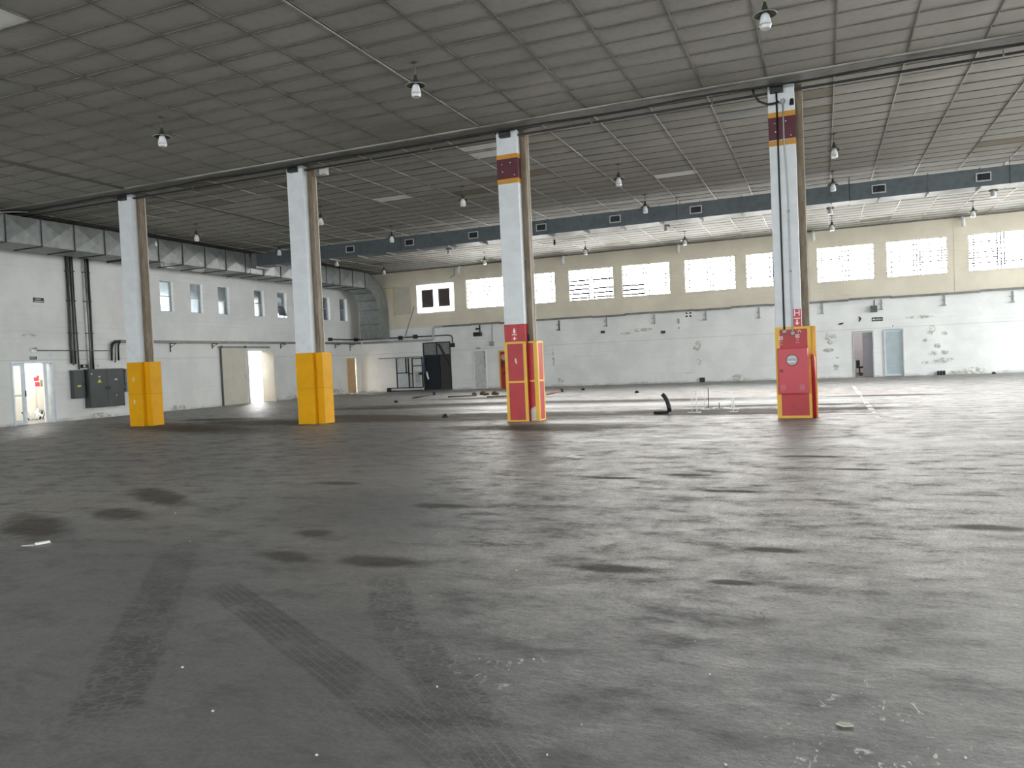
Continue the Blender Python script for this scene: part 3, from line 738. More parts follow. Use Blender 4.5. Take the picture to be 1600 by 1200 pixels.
# elbow: turns from +Y to down
m = MB(); bm = m.bm; cy, cz, ri, ro = 35.3, DZ0 - 1.25, 1.25, 1.25 + (DZ1 - DZ0)
EX0, EX1 = DX0, DX1
prof = []
for k in range(15):
    a = R(90 - 90 * k / 14)
    # outer radius stretches so that the drop is deeper than the run is high
    prof.append(((cy + ri * math.cos(a), cz + ri * math.sin(a)), (cy + (ri + (DZ1 - DZ0) + (.14) * (k / 14)) * math.cos(a), cz + ro * math.sin(a))))
prof.append(((prof[-1][0][0], 2.98), (prof[-1][1][0], 2.98)))
prev = None
for (iy, iz), (oy, oz) in prof:
    ring = [bm.verts.new(p) for p in ((EX0, iy, iz), (EX1, iy, iz), (EX1, oy, oz), (EX0, oy, oz))]
    if prev:
        for i in range(4): bm.faces.new((prev[i], prev[(i + 1) % 4], ring[(i + 1) % 4], ring[i]))
    prev = ring
bm.faces.new(prev)
m.build('elbow', GALV, dt)
for k in (0, 5, 9, 13):
    m = MB(); (iy, iz), (oy, oz) = prof[k]; d = Vector((0, oy - iy, oz - iz)).normalized() * .02
    m.tube([(EX0 - .01, iy - d.y, iz - d.z), (EX1 + .01, iy - d.y, iz - d.z)], .014, 6); m.build('seam', DARK, dt)
for zz in (3.8, 3.0):
    m = MB(); m.box(EX0 - .02, EX1 + .02, prof[-1][0][0] - .025, prof[-1][0][0], zz - .012, zz + .012); m.build('seam', DARK, dt)
for y in (8, 14, 20, 26, 32):
    m = MB()
    for x in (DX0 - .02, DX1 + .02): m.tube([(x, y + .4, DZ0 - .03), (x, y + .4, CEIL)], .008, 6)
    m.box(DX0 - .06, DX1 + .06, y + .38, y + .42, DZ0 - .06, DZ0 - .03)
    m.build('hanger', DARK, dt)

BY0, BY1, BZ0, BZ1 = 26.5, 27.2, 5.97, 6.50
bt = thing('air_duct', 'dark air duct across the hall with a row of square grilles', 'duct', (-5, BY0, BZ0))
m = MB(); m.box(DX1 + .30, X_RIGHT - .3, BY0, BY1, BZ0, BZ1); m.build('straight_run', DUCT_DK, bt)
for x in [DX1 + 1.3 + 1.36 * k for k in range(26)]:
    m = MB(); m.box(x - .012, x + .012, BY0 - .012, BY1 + .03, BZ0 - .05, BZ0); m.box(x - .012, x + .012, BY0 - .012, BY0, BZ0, BZ1); m.box(x - .012, x + .012, BY0 - .01, BY1 + .01, BZ1, BZ1 + .03)
    m.build('flange', DUCT_DK, bt)
m = MB(); m.box(DX1 + .065, DX1 + .30, BY0 - .06, BY1 + .06, BZ0 - .08, BZ1 + .01); m.build('collar', GALV, bt)
for x in (-20, -15.3, -9.9, -4.5, .9, 5.2):
    for yy in (BY0 - .015, BY1 + .015):
        m = MB(); m.tube([(x, yy, BZ0 - .04), (x, yy, CEIL)], .007, 6); m.build('hanger', DARK, bt)
for k, x in enumerate((-17.65, -14.9, -12.13, -9.4, -6.64, -3.85, -1.1, 1.73, 4.53)):
    m = MB(); z = 6.24
    for a in ((x - .2, x + .2, z - .13, z - .1), (x - .2, x + .2, z + .1, z + .13), (x - .2, x - .17, z - .1, z + .1), (x + .17, x + .2, z - .1, z + .1)): m.box(a[0], a[1], BY0 - .035, BY0 - .001, a[2], a[3])
    g = m.build('grille_frame', LGREY, bt)
    m = MB(); m.box(x - .17, x + .17, BY0 - .012, BY0 - .002, z - .1, z + .1); m.build('opening', BLACK, g)
    m = MB()
    for q in range(4): m.box(x - .17, x + .17, BY0 - .03, BY0 - .012, z - .075 + q * .05 - .004, z - .075 + q * .05 + .004)
    m.build('vanes', DARK, g)

# torn tile at the left end of the beam
m = MB(); m.prism([(-23.2, 15.62), (-22.25, 15.7), (-22.35, 16.3), (-22.9, 16.15)], -.006, .006, 'z', Matrix.Translation((0, 0, 6.60)) @ Matrix.Translation((-22.7, 16, 0)) @ Matrix.Rotation(R(9), 4, 'X') @ Matrix.Rotation(R(5), 4, 'Y') @ Matrix.Translation((22.7, -16, 0)))
tag(m.build('ceiling_tile', TILE_CLEAN), 'broken pale ceiling tile hanging loose above the left duct', 'ceiling tile')

# ------------------------------------------------------------------ pendant lamps
def make_lamp():
    t = thing('pendant_lamp', '', 'lamp', (0, 0, 0))
    m = MB(); m.lathe([(.001, 0), (.055, 0), (.055, -.012), (.02, -.03), (.001, -.03)], seg=14); m.tube([(-.09, 0, -.008), (.09, .02, -.008)], .006, 6); m.build('ceiling_hook', RUST, t)
    m = MB(); m.tube([(0, 0, -.01), (0, 0, -.30)], .009, 8); m.build('stem', PIPE, t)
    m = MB(); m.lathe([(.001, -.22), (.022, -.225), (.03, -.27), (.05, -.33), (.062, -.345), (.12, -.375), (.170, -.40), (.172, -.412), (.165, -.41), (.115, -.387), (.05, -.36), (.001, -.355)], seg=28); sh = m.build('shade', OLIVE, t)
    m = MB(); m.lathe([(.171, -.405), (.175, -.410), (.172, -.416), (.167, -.412)], seg=28); m.build('rim', ENAMEL, sh)
    m = MB(); m.lathe([(.03, -.36), (.04, -.385), (.062, -.42), (.076, -.48), (.086, -.535), (.088, -.55), (.083, -.562), (.078, -.60), (.068, -.612), (.05, -.606), (.001, -.603)], seg=22); g = m.build('globe', BULB, t)
    m = MB(); m.lathe([(.085, -.545), (.092, -.552), (.092, -.562), (.084, -.568)], seg=22); m.build('globe_ring', ENAMEL, g)
    return t
lamp0 = make_lamp()
ROWS = [
 (12.03, [(-12.41, 0), (-6.49, 0), (-.65, 0)], 'in the front row under the near ceiling'),
 (20.95, [(-20.29, 0), (-15.03, 0), (-9.89, 0), (-5.11, 0), (.39, 0)], 'in the row just beyond the columns'),
 (25.38, [(-20.3, 0), (-15.03, 0), (-5.33, 0), (.41, 0)], 'in the row just before the dark duct'),
 (29.6, [(-20.49, 0), (-14.74, 0), (-5.43, 0), (.36, 0), (5.33, 0)], 'in the row just beyond the dark duct'),
 (33.85, [(-20.59, 0), (-14.97, 0), (-9.93, 0), (-5.44, 0), (.46, 0), (5.42, 0)], 'in the last row before the back wall')]
ORD = ['leftmost', 'second from left', 'third from left', 'fourth from left', 'fifth from left', 'sixth from left']
first = True
for y, xs, where in ROWS:
    for k, (x, dz) in enumerate(xs):
        o_ = ORD[k] if k < len(xs) - 1 else 'rightmost'
        lab = 'olive shaded pendant lamp, %s %s' % (o_, where)
        if first:
            lamp0.location = (x, y, CEIL); lamp0['label'] = lab; lamp0['group'] = 'pendant lamps'; first = False
        else: copy_tree(lamp0, (x, y, CEIL), lab, 'pendant lamps')
t = thing('pendant_lamp', 'pendant lamp without its shade, bare stem below the dark duct', 'lamp', (-10, 29.7, CEIL), 'pendant lamps')
m = MB(); m.tube([(-10, 29.7, CEIL), (-10, 29.7, 6.24)], .011, 8); m.build('stem', PIPE, t)
m = MB(); m.lathe([(.001, 6.28), (.04, 6.27), (.045, 6.1), (.035, 6.05), (.001, 6.05)], (-10, 29.7, 0), 12); m.build('socket', DARK, t)
t = thing('bare_bulb', 'small bare bulb hanging beside the left duct near the leftmost column', 'bulb', (-22.2, 20.95, CEIL))
m = MB(); m.tube([(-22.2, 20.95, CEIL), (-22.2, 20.95, 6.3)], .006, 6); m.build('cord', BLACK, t)
m = MB(); m.lathe([(.001, 6.31), (.02, 6.3), (.022, 6.26), (.05, 6.19), (.045, 6.14), (.001, 6.11)], (-22.2, 20.95, 0), 14); m.build('bulb', BULB, t)

# ------------------------------------------------------------------ left wall fittings
X = WALL_X + .004
def conduit_bundle(y0, spec, label):
    t = thing('conduit_riser', label, 'conduit', (X, y0, spec[0][2]))
    for dy, r, zb, dy2, mat in spec:
        m = MB(); m.tube([(X + .05, y0 + dy, 6.3), (X + .05, y0 + dy, 4.0), (X + .05, y0 + dy2, 2.6), (X + .05, y0 + dy2, zb)], r, 10); m.build('conduit', mat, t)
    m = MB()
    d0 = min(s_[0] for s_ in spec) - .05; d1 = max(s_[0] for s_ in spec) + .05
    for z in (5.3, 4.25, 3.1): m.box(X + .003, X + .095, y0 + d0, y0 + d1, z - .015, z + .015)
    m.build('clamps', DARK, t)
conduit_bundle(19.3, [(-.05, .03, 2.02, -.07, DARK), (.035, .028, 1.96, .015, PIPE), (.115, .028, 2.0, .10, DARK), (.195, .024, 1.80, .22, DARK)], 'bundle of four dark conduits running down the left wall to the cabinets')
conduit_bundle(19.96, [(-.03, .036, 1.80, -.03, LGREY), (.06, .034, 1.80, .06, PIPE), (.16, .04, 1.80, .14, DARK)], 'thick grey and dark conduit trio beside the bundle on the left wall')

def cabinet(y0, y1, z0, z1, d, mat, label, leaves=1):
    t = thing('electrical_cabinet', label, 'electrical cabinet', (X, (y0 + y1) / 2, z0))
    m = MB(); m.box(X, X + d, y0, y1, z0, z1, bevel=.008); m.build('body', mat, t)
    w = (y1 - y0 - .04) / leaves
    for k in range(leaves):
        m = MB(); m.box(X + d, X + d + .018, y0 + .02 + k * w + .004, y0 + .02 + (k + 1) * w - .004, z0 + .03, z1 - .03, bevel=.005); dr = m.build('door', mat, t)
        m = MB(); ym = y0 + .02 + (k + 1) * w - .07 if k == 0 else y0 + .02 + k * w + .07
        m.box(X + d + .018, X + d + .04, ym - .012, ym + .012, (z0 + z1) / 2 - .06, (z0 + z1) / 2 + .06, bevel=.004); m.build('handle', BLACK, dr)
    return t
c1 = cabinet(19.17, 19.66, .77, 1.78, .14, CABINET, 'small dark electrical cabinet with a yellow label on the left wall')
m = MB(); m.box(X + .16, X + .163, 19.33, 19.47, 1.18, 1.24); m.build('warning_label', STICKER, c1)['label'] = 'yellow label'
c2 = cabinet(19.72, 21.2, .40, 1.80, .26, CABINET, 'big dark electrical cabinet with two doors and a yellow warning triangle', 2)
m = MB(); m.prism([(20.05, 1.30), (20.22, 1.30), (20.135, 1.44)], X + .279, X + .282, 'x'); m.build('warning_triangle', STICKER, c2)['label'] = 'yellow warning triangle'
for (a, b, z, zz) in ((20.1, 20.18, 1.49, 1.54), (20.78, 20.9, 1.36, 1.42), (20.8, 20.84, .78, .82), (19.8, 19.85, 1.6, 1.65)):
    m = MB(); m.box(X + .279, X + .282, a, b, z, zz); m.build('label_plate', LGREY, c2)
c3 = cabinet(21.40, 21.95, .90, 1.78, .12, GREY, 'grey electrical box half hidden behind the leftmost column')
for q in range(4):
    m = MB(); m.box(X + .139, X + .142, 21.50 + q * .05, 21.54 + q * .05, 1.62 - q * .13, 1.68 - q * .13); m.build('sticker', plain('sticker_orange', (.65, .22, .06), .5), c3)
m = MB(); m.tube([(X + .1, 21.2, 1.70), (X + .1, 21.40, 1.70)], .035, 10); tag(m.build('pipe_link', DARK), 'short black pipe joining the large cabinet to the grey box', 'pipe')
m = MB(); m.tube([(X + .1, 21.2, 1.10), (X + .1, 21.40, 1.10)], .02, 10); tag(m.build('pipe_link', GREY), 'short thin grey pipe under the black one between cabinet and box', 'pipe')
t = thing('junction_box', 'little dark box above the gap between the two electrical cabinets', 'box', (X, 19.72, 1.85))
m = MB(); m.box(X, X + .12, 19.62, 19.83, 1.85, 1.98, bevel=.006); m.build('body', BLACK, t)
m = MB(); m.box(X + .12, X + .13, 19.64, 19.72, 1.88, 1.95); m.build('cover', LGREY, t)

t = thing('emergency_light', 'white emergency light unit above the left glass door', 'light', (X, 17.87, 2.43))
m = MB(); m.box(X, X + .06, 17.81, 17.95, 2.43, 2.53, bevel=.01); m.build('body', SIGNW, t)
for yy in (17.84, 17.92):
    m = MB(); m.lathe([(.001, 0), (.032, 0), (.036, .05), (.001, .055)], seg=14, M=Matrix.Translation((X + .06, yy, 2.55)) @ Matrix.Rotation(R(80), 4, 'Y')); m.build('spotlight', LGREY, t)
m = MB(); m.tube([(X + .075, 17.96, 2.49), (X + .115, 18.3, 2.485), (X + .115, 20.6, 2.47), (X + .115, 20.75, 2.47)], .016, 8); tag(m.build('conduit', PIPE), 'thin horizontal conduit from the emergency light to the cable bend', 'conduit')

def exit_sign(y0, y1, z0, z1, label, second):
    t = thing('exit_sign', label, 'sign', (X, (y0 + y1) / 2, z0))
    m = MB(); m.box(X, X + .012, y0, y1, z0, z1); m.build('plate', SIGNDK, t)
    h = (z1 - z0)
    zc = z0 + h * (.66 if second else .5)
    m = text_mesh('SAÍDA', h * (.46 if second else .75), .001, Matrix.Translation((X + .0135, (y0 + y1) / 2 - .02, zc)) @ FACE_RIGHT); m.build('lettering', SIGNW, t)
    if second:
        m = MB(); m.box(X + .012, X + .014, y0 + .03, y1 - .03, z0 + h * .16, z0 + h * .30); m.build('bar', SIGNW, t)
exit_sign(17.74, 17.99, 2.185, 2.285, 'small dark exit sign right above the left glass door', False)
exit_sign(17.99, 18.37, 4.125, 4.285, 'dark exit sign high on the left wall between door and duct', True)
t = thing('round_fitting', 'small round white fitting on the left wall above the large cabinet', 'fitting', (X, 20.35, 1.9))
m = MB(); m.lathe([(.001, 0), (.05, 0), (.05, .03), (.001, .035)], seg=14, M=Matrix.Translation((X, 20.35, 1.93)) @ Matrix.Rotation(R(90), 4, 'Y')); m.build('body', SIGNW, t)
t = thing('round_fitting', 'small round white fitting on the left wall right of the glass door', 'fitting', (X, 18.5, 2.3))
m = MB(); m.lathe([(.001, 0), (.04, 0), (.04, .03), (.001, .035)], seg=14, M=Matrix.Translation((X, 18.5, 2.33)) @ Matrix.Rotation(R(90), 4, 'Y')); m.build('body', SIGNW, t)

# cable tray bend with its loose cable ends
TZ = 2.82
t = thing('cable_tray', 'long grey cable tray along the left wall, bending down by the cabinets', 'cable tray', (X, 28, TZ))
m = MB(); m.box(X + .02, X + .16, 21.25, WALL_Y - .16, TZ - .05, TZ + .05); m.build('tray', PIPE, t)
m = MB(); m.tube([(X + .09, 21.27, TZ), (X + .09, 21.05, TZ - .02), (X + .09, 20.93, TZ - .12), (X + .09, 20.88, TZ - .3), (X + .09, 20.86, TZ - .72)], [.055, .055, .05, .04, .03], 10); m.build('cable', BLACK, t)
m = MB(); m.tube([(X + .10, 21.27, TZ - .01), (X + .10, 21.12, TZ - .06), (X + .10, 21.05, TZ - .2), (X + .10, 21.0, TZ - .8)], .022, 8); m.build('cable', PIPE, t)
m = MB(); m.tube([(X + .10, 21.28, TZ - .02), (X + .10, 21.2, TZ - .1), (X + .10, 21.17, TZ - .25), (X + .10, 21.16, TZ - .72)], .032, 8); m.build('cable', BLACK, t)
LB_ = [(23.73, 'first', 'right of the leftmost column, with a hanging end'), (26.05, 'second', 'above the beige sliding door'), (30.6, 'third', 'left of the second column'), (35.15, 'fourth', 'right of the second column'), (36.55, 'fifth', 'nearest the corner, with a hanging end')]
for k, (y, _, w) in enumerate(LB_):
    m = MB(); m.box(X, X + .03, y, y + .03, TZ - .42 if k in (0, 4) else TZ - .28, TZ - .055); m.box(X + .03, X + .34, y, y + .03, TZ - .085, TZ - .055)
    m.prism([(X + .03, TZ - .20), (X + .03, TZ - .225), (X + .34, TZ - .085), (X + .31, TZ - .085)], y + .004, y + .026, 'y')
    tag(m.build('tray_bracket', DARK), 'dark bracket under the left wall tray, ' + w, 'bracket', 'brackets under the left wall tray')
# conduit with square boxes running round the corner
t = thing('conduit', 'black conduit above the tray in the corner with square boxes on it', 'conduit', (-21, WALL_Y, 2.9))
m = MB(); m.tube([(X + .05, 34.6, 3.03), (X + .05, WALL_Y - .06, 3.03), (-19.0, WALL_Y - .06, 3.0), (-18.82, WALL_Y - .06, 2.96), (-18.76, WALL_Y - .06, 2.85), (-18.76, WALL_Y - .06, 2.5)], .028, 10); m.build('pipe', BLACK, t)
for (a, b) in ((34.55, 34.8), (37.0, 37.25)):
    m = MB(); m.box(X, X + .12, a, b, 2.94, 3.12, bevel=.006); m.build('box', BLACK, t)
for (a, z) in ((-22.0, 3.0), (-21.05, 3.02), (-18.76, 2.44)):
    m = MB(); m.box(a - .12, a + .12, WALL_Y - .12, WALL_Y - .004, z - .11, z + .11, bevel=.006); m.build('box', DARK, t)

# sliding door and door frames in the left wall
t = thing('sliding_door', 'closed beige sliding door on the left wall between the two columns', 'door', (X + .08, 27.3, 0))
m = MB(); m.box(X + .03, X + .075, 26.53, 28.05, .02, 2.56, bevel=.004); lf = m.build('leaf', BEIGE, t)
m = MB(); m.box(X + .075, X + .10, 27.93, 27.97, 1.16, 1.36, bevel=.004); m.build('handle', LGREY, lf)
m = MB(); m.box(X, X + .09, 26.49, 26.53, .0, 2.60); m.build('side_guide', plain('guide_grey', (.10, .10, .095), .5), t)
m = MB(); m.box(X + .02, X + .11, 26.4, 29.7, 2.57, 2.64); m.build('track', PIPE, t)
for yy in (26.5, 28.0):
    m = MB(); m.box(X + .02, X + .13, yy, yy + .06, 2.56, 2.66); m.build('roller', BLACK, t)

def jamb(mb, h, t=.06, d=.27, proud=.015):
    y0, y1, z0, z1 = h
    mb.box(X - d, X + proud, y0, y0 + t, 0, z1); mb.box(X - d, X + proud, y1 - t, y1, 0, z1); mb.box(X - d, X + proud, y0 + t, y1 - t, z1 - t, z1); return mb
d1 = thing('door_1', 'aluminium glass door at far left, one leaf open on a bright room', 'door', (X, 17.8, 0), kind='structure')
jamb(MB(), DOOR_1).build('frame', ALU, d1)
m = MB(); a, b = 17.14, 17.60; x = X - .10
for q in ((a, a + .06, .02, 2.06), (b - .13, b, .02, 2.06), (a + .06, b - .13, .02, .10), (a + .06, b - .13, .96, 1.02), (a + .06, b - .13, 1.98, 2.06)): m.box(x - .02, x + .02, q[0], q[1], q[2], q[3])
lf = m.build('sliding_leaf', ALU, d1)
m = MB(); m.box(x - .004, x + .004, a + .06, b - .13, .10, .96); m.box(x - .004, x + .004, a + .06, b - .13, 1.02, 1.98); m.build('glass', GLASS_F, lf)
m = MB(); m.box(x + .02, x + .05, b - .03, b - .01, .95, 1.15); m.build('handle', BLACK, lf)
m = MB(); m.box(X - .2, X - .14, 18.30, 18.42, .02, 2.06); m.build('leaf_edge', WFRAME_W, d1)
d2 = thing('door_2', 'open doorway with white jambs beside the beige sliding door', 'door', (X, 28.9, 0), kind='structure')
jamb(MB(), DOOR_2, .09).build('frame', DOORW, d2)
m = MB(); M = Matrix.Translation((X - .2, 29.49, 0)) @ Matrix.Rotation(R(68), 4, 'Z')
m.box(-.04, 0, -1.15, 0, .02, 2.42, M=M); m.build('leaf', CREAM, d2)
d3 = thing('door_3', 'narrow doorway near the corner with an orange door edge', 'door', (X, 36.6, 0), kind='structure')
jamb(MB(), DOOR_3, .05).build('frame', DOORW, d3)
m = MB(); M = Matrix.Translation((X - .22, 36.24, 0)) @ Matrix.Rotation(R(-100), 4, 'Z')
m.box(-.04, 0, 0, .8, .02, 2.0, M=M); m.build('leaf', plain('varnished_pine', (.70, .46, .24), .4, 0, .08, 3), d3)

# ------------------------------------------------------------------ rooms beyond the left wall
m = wall_with_holes('x', -28.0, -1, 12, 44, 0, 2.9, [(32.6, 33.7, 1.12, 2.15)], .15)
struct(m.build('wall_corridor', plain('corridor_cream', (.78, .72, .63), .6, 0, .03, 1.5), origin=(0, 0, 0)), 'cream corridor wall seen through the doors on the left', 'wall')
m = MB(); m.box(-31.6, X - .26, 12, 44, 5.55, 5.75)
struct(m.build('ceiling_beyond', plain('soffit_grey', (.68, .69, .68), .7, 0, .06, 1.5), origin=(0, 0, 0)), 'grey soffit seen through the small high windows', 'ceiling')
m = MB(); m.box(-31.6, X - .26, 11.8, 12, 0, 5.55); m.box(-31.6, X - .26, 44, 44.2, 0, 5.55)
struct(m.build('wall_ends', DOORW, origin=(0, 0, 0)), 'end walls of the corridor beyond the left wall', 'wall')
# neighbouring building glimpsed through the small windows
t = thing('neighbour_building', 'white building with blue windows glimpsed through the small high windows', 'building', (-46, 55, 0))
m = MB(); m.box(-52, -46, 30, 80, 0, 7.0); m.build('facade', DOORW, t)
for k in range(24):
    m = MB(); yy = 31 + k * 2.0; m.box(-46.0, -45.97, yy, yy + 1.3, 5.2, 6.5); m.build('window', plain('sky_blue_pane', (.22, .42, .68), .2), t)
# things in the bright room behind the glass door
t = thing('notice_sign', 'red and white fire notice on the corridor wall beyond the glass door', 'sign', (-28, 20.3, 1.2))
m = MB(); m.box(-28, -27.985, 20.15, 20.42, 1.20, 1.52); m.build('plate', SIGNW, t)
m = MB(); m.box(-27.985, -27.98, 20.24, 20.42, 1.25, 1.42); m.box(-27.985, -27.98, 20.2, 20.4, 1.46, 1.60); m.box(-27.985, -27.98, 20.32, 20.42, 1.60, 1.66); m.build('red_print', plain('print_red', (.62, .05, .05), .5), t)
m = MB(); m.box(-28, -27.95, 20.47, 20.70, 1.24, 1.50, bevel=.005); tag(m.build('notice_board', plain('khaki_board', (.26, .22, .13), .6)), 'small khaki board beside the fire notice beyond the glass door', 'board')
m = MB(); m.box(-28, -27.9, 20.25, 20.72, .36, 1.18, bevel=.01); tag(m.build('flat_box', CREAM), 'flat cream box under the fire notice beyond the glass door', 'box')
cols_ = [(DARK, 'dark'), (LGREY, 'light grey'), (PALEBLUE, 'pale blue'), (RUST, 'rust brown'), (BLACK, 'black'), (SIGNW, 'white')]
for k in range(14):
    mt, cn = cols_[k % 6]
    yy = 19.55 + k * .12; x = -27.35 + random.uniform(-.2, .2); L = random.uniform(.4, .8); a = R(random.uniform(25, 65)); dy = random.uniform(-.35, .35)
    m = MB(); h = L * math.sin(a)
    m.tube([(x, yy, .022), (x - L * math.cos(a) * .6, yy + dy, .022 + h * .75)], .022 + .012 * (k % 3), 8)
    tag(m.build('scrap_rod', mt), 'scrap rods heaped on the corridor floor beyond the glass door', 'scrap', 'scrap beyond the glass door')

# ------------------------------------------------------------------ back wall fittings
Y = WALL_Y - .004
TY = 3.5
t = thing('cable_tray', 'long weathered cable tray along the back wall under the windows', 'cable tray', (-6, Y, TY - .06))
m = MB()
pts = [-19.3 + i * 1.7 for i in range(21)]
for a, b in zip(pts, pts[1:]):
    dz = .02 * math.sin(a * 1.3); m.box(a, b, Y - .14, Y - .005, TY - .06 + dz, TY + .03 + dz)
m.build('tray', PIPE, t)
m = MB(); m.tube([(WALL_X + .25, Y - .08, 2.82), (-20.05, Y - .08, 2.78), (-19.93, Y - .08, 2.82), (-19.9, Y - .08, 2.95), (-19.9, Y - .08, 3.38), (-19.8, Y - .08, 3.48), (-19.3, Y - .08, 3.5)], .06, 10); m.build('pipe_bend', LGREY, t)
BXS = [(-12.6, .56), (-10.08, .5), (-7.66, .5), (-5.18, .49), (-2.74, .55), (0.0, .52), (2.43, .5), (4.87, .48), (7.38, .52)]
BW_ = ['first right of the third column', 'second right of the third column', 'third right of the third column', 'fourth right of the third column', 'last before the fourth column', 'first right of the fourth column', 'above the open louvred door, beside the grey box', 'right of the two louvred doors', 'nearest the right edge of the picture']
for (x, L), w in zip(BXS, BW_):
    m = MB(); m.box(x - .025, x + .025, Y - .05, Y, TY - .06 - L, TY - .085)
    m.box(x - .13, x + .04, Y - .09, Y - .05, TY - .06 - L * .48, TY - .03 - L * .48); m.box(x - .15, x + .06, Y - .09, Y - .05, TY - .04 - L, TY - L)
    tag(m.build('tray_bracket', GREY if x > -12 else DARK), 'hanging steel bracket under the back tray, ' + w, 'bracket', 'brackets under the back wall tray')
t = thing('floodlight', 'black floodlight hanging from the back tray left of the third column', 'light', (-17.17, Y, 2.86))
m = MB(); m.box(-17.1, -17.05, Y - .1, Y - .05, 3.0, 3.44); m.build('arm', DARK, t)
m = MB(); m.box(-17.4, -16.98, Y - .28, Y - .02, 2.84, 3.05, bevel=.01); m.build('head', BLACK, t)
m = MB(); m.box(-17.3, -17.1, Y - .15, Y - .02, 3.2, 3.28); m.build('clamp', BLACK, t)
t = thing('switch_box', 'grey box on a thin rod beside the third column', 'box', (-16.4, Y, 2.28))
m = MB(); m.tube([(-16.35, Y - .05, 3.44), (-16.4, Y - .05, 2.52)], .018, 8); m.build('rod', PIPE, t)
m = MB(); m.box(-16.54, -16.3, Y - .12, Y, 2.27, 2.53, bevel=.01); m.build('body', GREY, t)
t = thing('speaker_box', 'grey box hanging above the open louvred door on the back wall', 'box', (2.1, Y, 2.87))
m = MB(); m.tube([(2.13, Y - .07, 3.415), (2.13, Y - .07, 3.15)], .02, 8); m.build('rod', DARK, t)
m = MB(); m.box(1.98, 2.24, Y - .2, Y, 2.87, 3.16, bevel=.01); m.build('body', plain('box_dark_grey', (.11, .115, .11), .5), t)

for x, w in ((-18.1, 'left of the third column'), (-12.2, 'right of the third column'), (-6.35, 'midway between third and fourth columns'), (-.3, 'just right of the fourth column'), (5.6, 'above the right end of the wall')):
    m = MB(); r = .075
    m.tube([(x, Y - .001, 6.62), (x, Y - .12, 6.62), (x, Y - .2, 6.58), (x + .01, Y - .24, 6.48), (x + .02, Y - .24, 6.25)], r, 12)
    tag(m.build('drain_pipe', DOORW), 'white drain elbow under the ceiling, ' + w, 'pipe', 'drain elbows on the back wall')
m = MB(); m.tube([(-18.45, Y - .03, 6.6), (-18.45, Y - .03, 6.25), (-18.75, Y - .03, 6.1)], .014, 6); tag(m.build('wire', DARK), 'bent dark wire left of the first drain elbow', 'wire')

t = thing('blanked_window', 'blanked off window board with yellow tape in the back corner', 'board', (-21.85, Y, 4.3))
m = MB(); m.box(-22.32, -21.28, Y - .03, Y, 4.33, 5.83); m.build('board', BOARD, t)
for (a, b, z0, z1) in ((-22.9, -22.1, 5.80, 5.87), (-22.36, -22.27, 4.2, 5.8), (-21.32, -21.26, 4.72, 5.55), (-22.3, -21.3, 4.30, 4.33)):
    m = MB(); m.box(a, b, Y - .036, Y - .03, z0, z1); m.build('tape', TAPE, t)
m = MB(); m.tube([(-21.67, Y - .20, 2.95), (-21.03, Y - .04, 4.70)], .03, 8); tag(m.build('pole', GREY), 'thin grey pole leaning on the wall above the corner tray', 'pole')

# dark gate with glazed top
t = thing('door_4', 'tall dark steel gate with glazed top in the back corner', 'door', (-19.78, Y, 0), kind='structure')
x0, x1, z0, z1 = GATE
m = MB()
for a in ((x0, x0 + .06, 0, z1), (x1 - .06, x1, 0, z1), (x0 + .06, x1 - .06, z1 - .06, z1), (x0 + .06, x1 - .06, 1.90, 1.97)): m.box(a[0], a[1], Y - .02, Y + .08, a[2], a[3])
m.box(-19.80, -19.74, Y - .02, Y + .08, 1.97, z1 - .06); m.build('frame', DARK, t)
m = MB(); m.box(x0 + .06, x1 - .06, Y + .02, Y + .03, 1.97, z1 - .06); m.build('glass', plain('dusty_gate_glass', (.24, .25, .25), .25), t)
m = MB(); m.box(x0 + .06, -19.62, Y + .02, Y + .06, .04, 1.90); m.build('leaf', plain('gate_navy', (.012, .017, .022), .5), t)
m = MB(); m.box(-19.60, x1 - .06, Y + .03, Y + .07, .04, 1.90); m.build('leaf', plain('gate_brown', (.055, .05, .048), .5), t)
m = MB(); m.prism([(-19.72, 2.55), (-19.58, 2.55), (-18.99, 1.45), (-18.99, 1.2)], Y - .012, Y + .015, 'y'); m.build('brace', DARK, t)
m = MB(); m.box(x0 - .3, x1 + .3, Y + .26, Y + .3, 0, 3)
struct(m.build('wall_gate_back', GREY, origin=(0, 0, 0)), 'grey blocking behind the glazed top of the gate', 'wall')
m = MB(); m.tube([(-20.55, Y - .06, 1.9), (-20.56, Y - .1, 1.5), (-20.55, Y - .1, 1.1), (-20.5, Y - .08, .85)], [.03, .05, .07, .03], 8); tag(m.build('hanging_cloth', TARP), 'dark blue cloth hanging at the left side of the gate', 'cloth')
m = MB(); m.tube([(-20.42, Y - .08, 1.05), (-20.38, Y - .1, .85), (-20.32, Y - .1, .62)], [.03, .06, .04], 8); tag(m.build('plastic_bag', SIGNW), 'white bag hanging on the gate beside the blue cloth', 'bag')

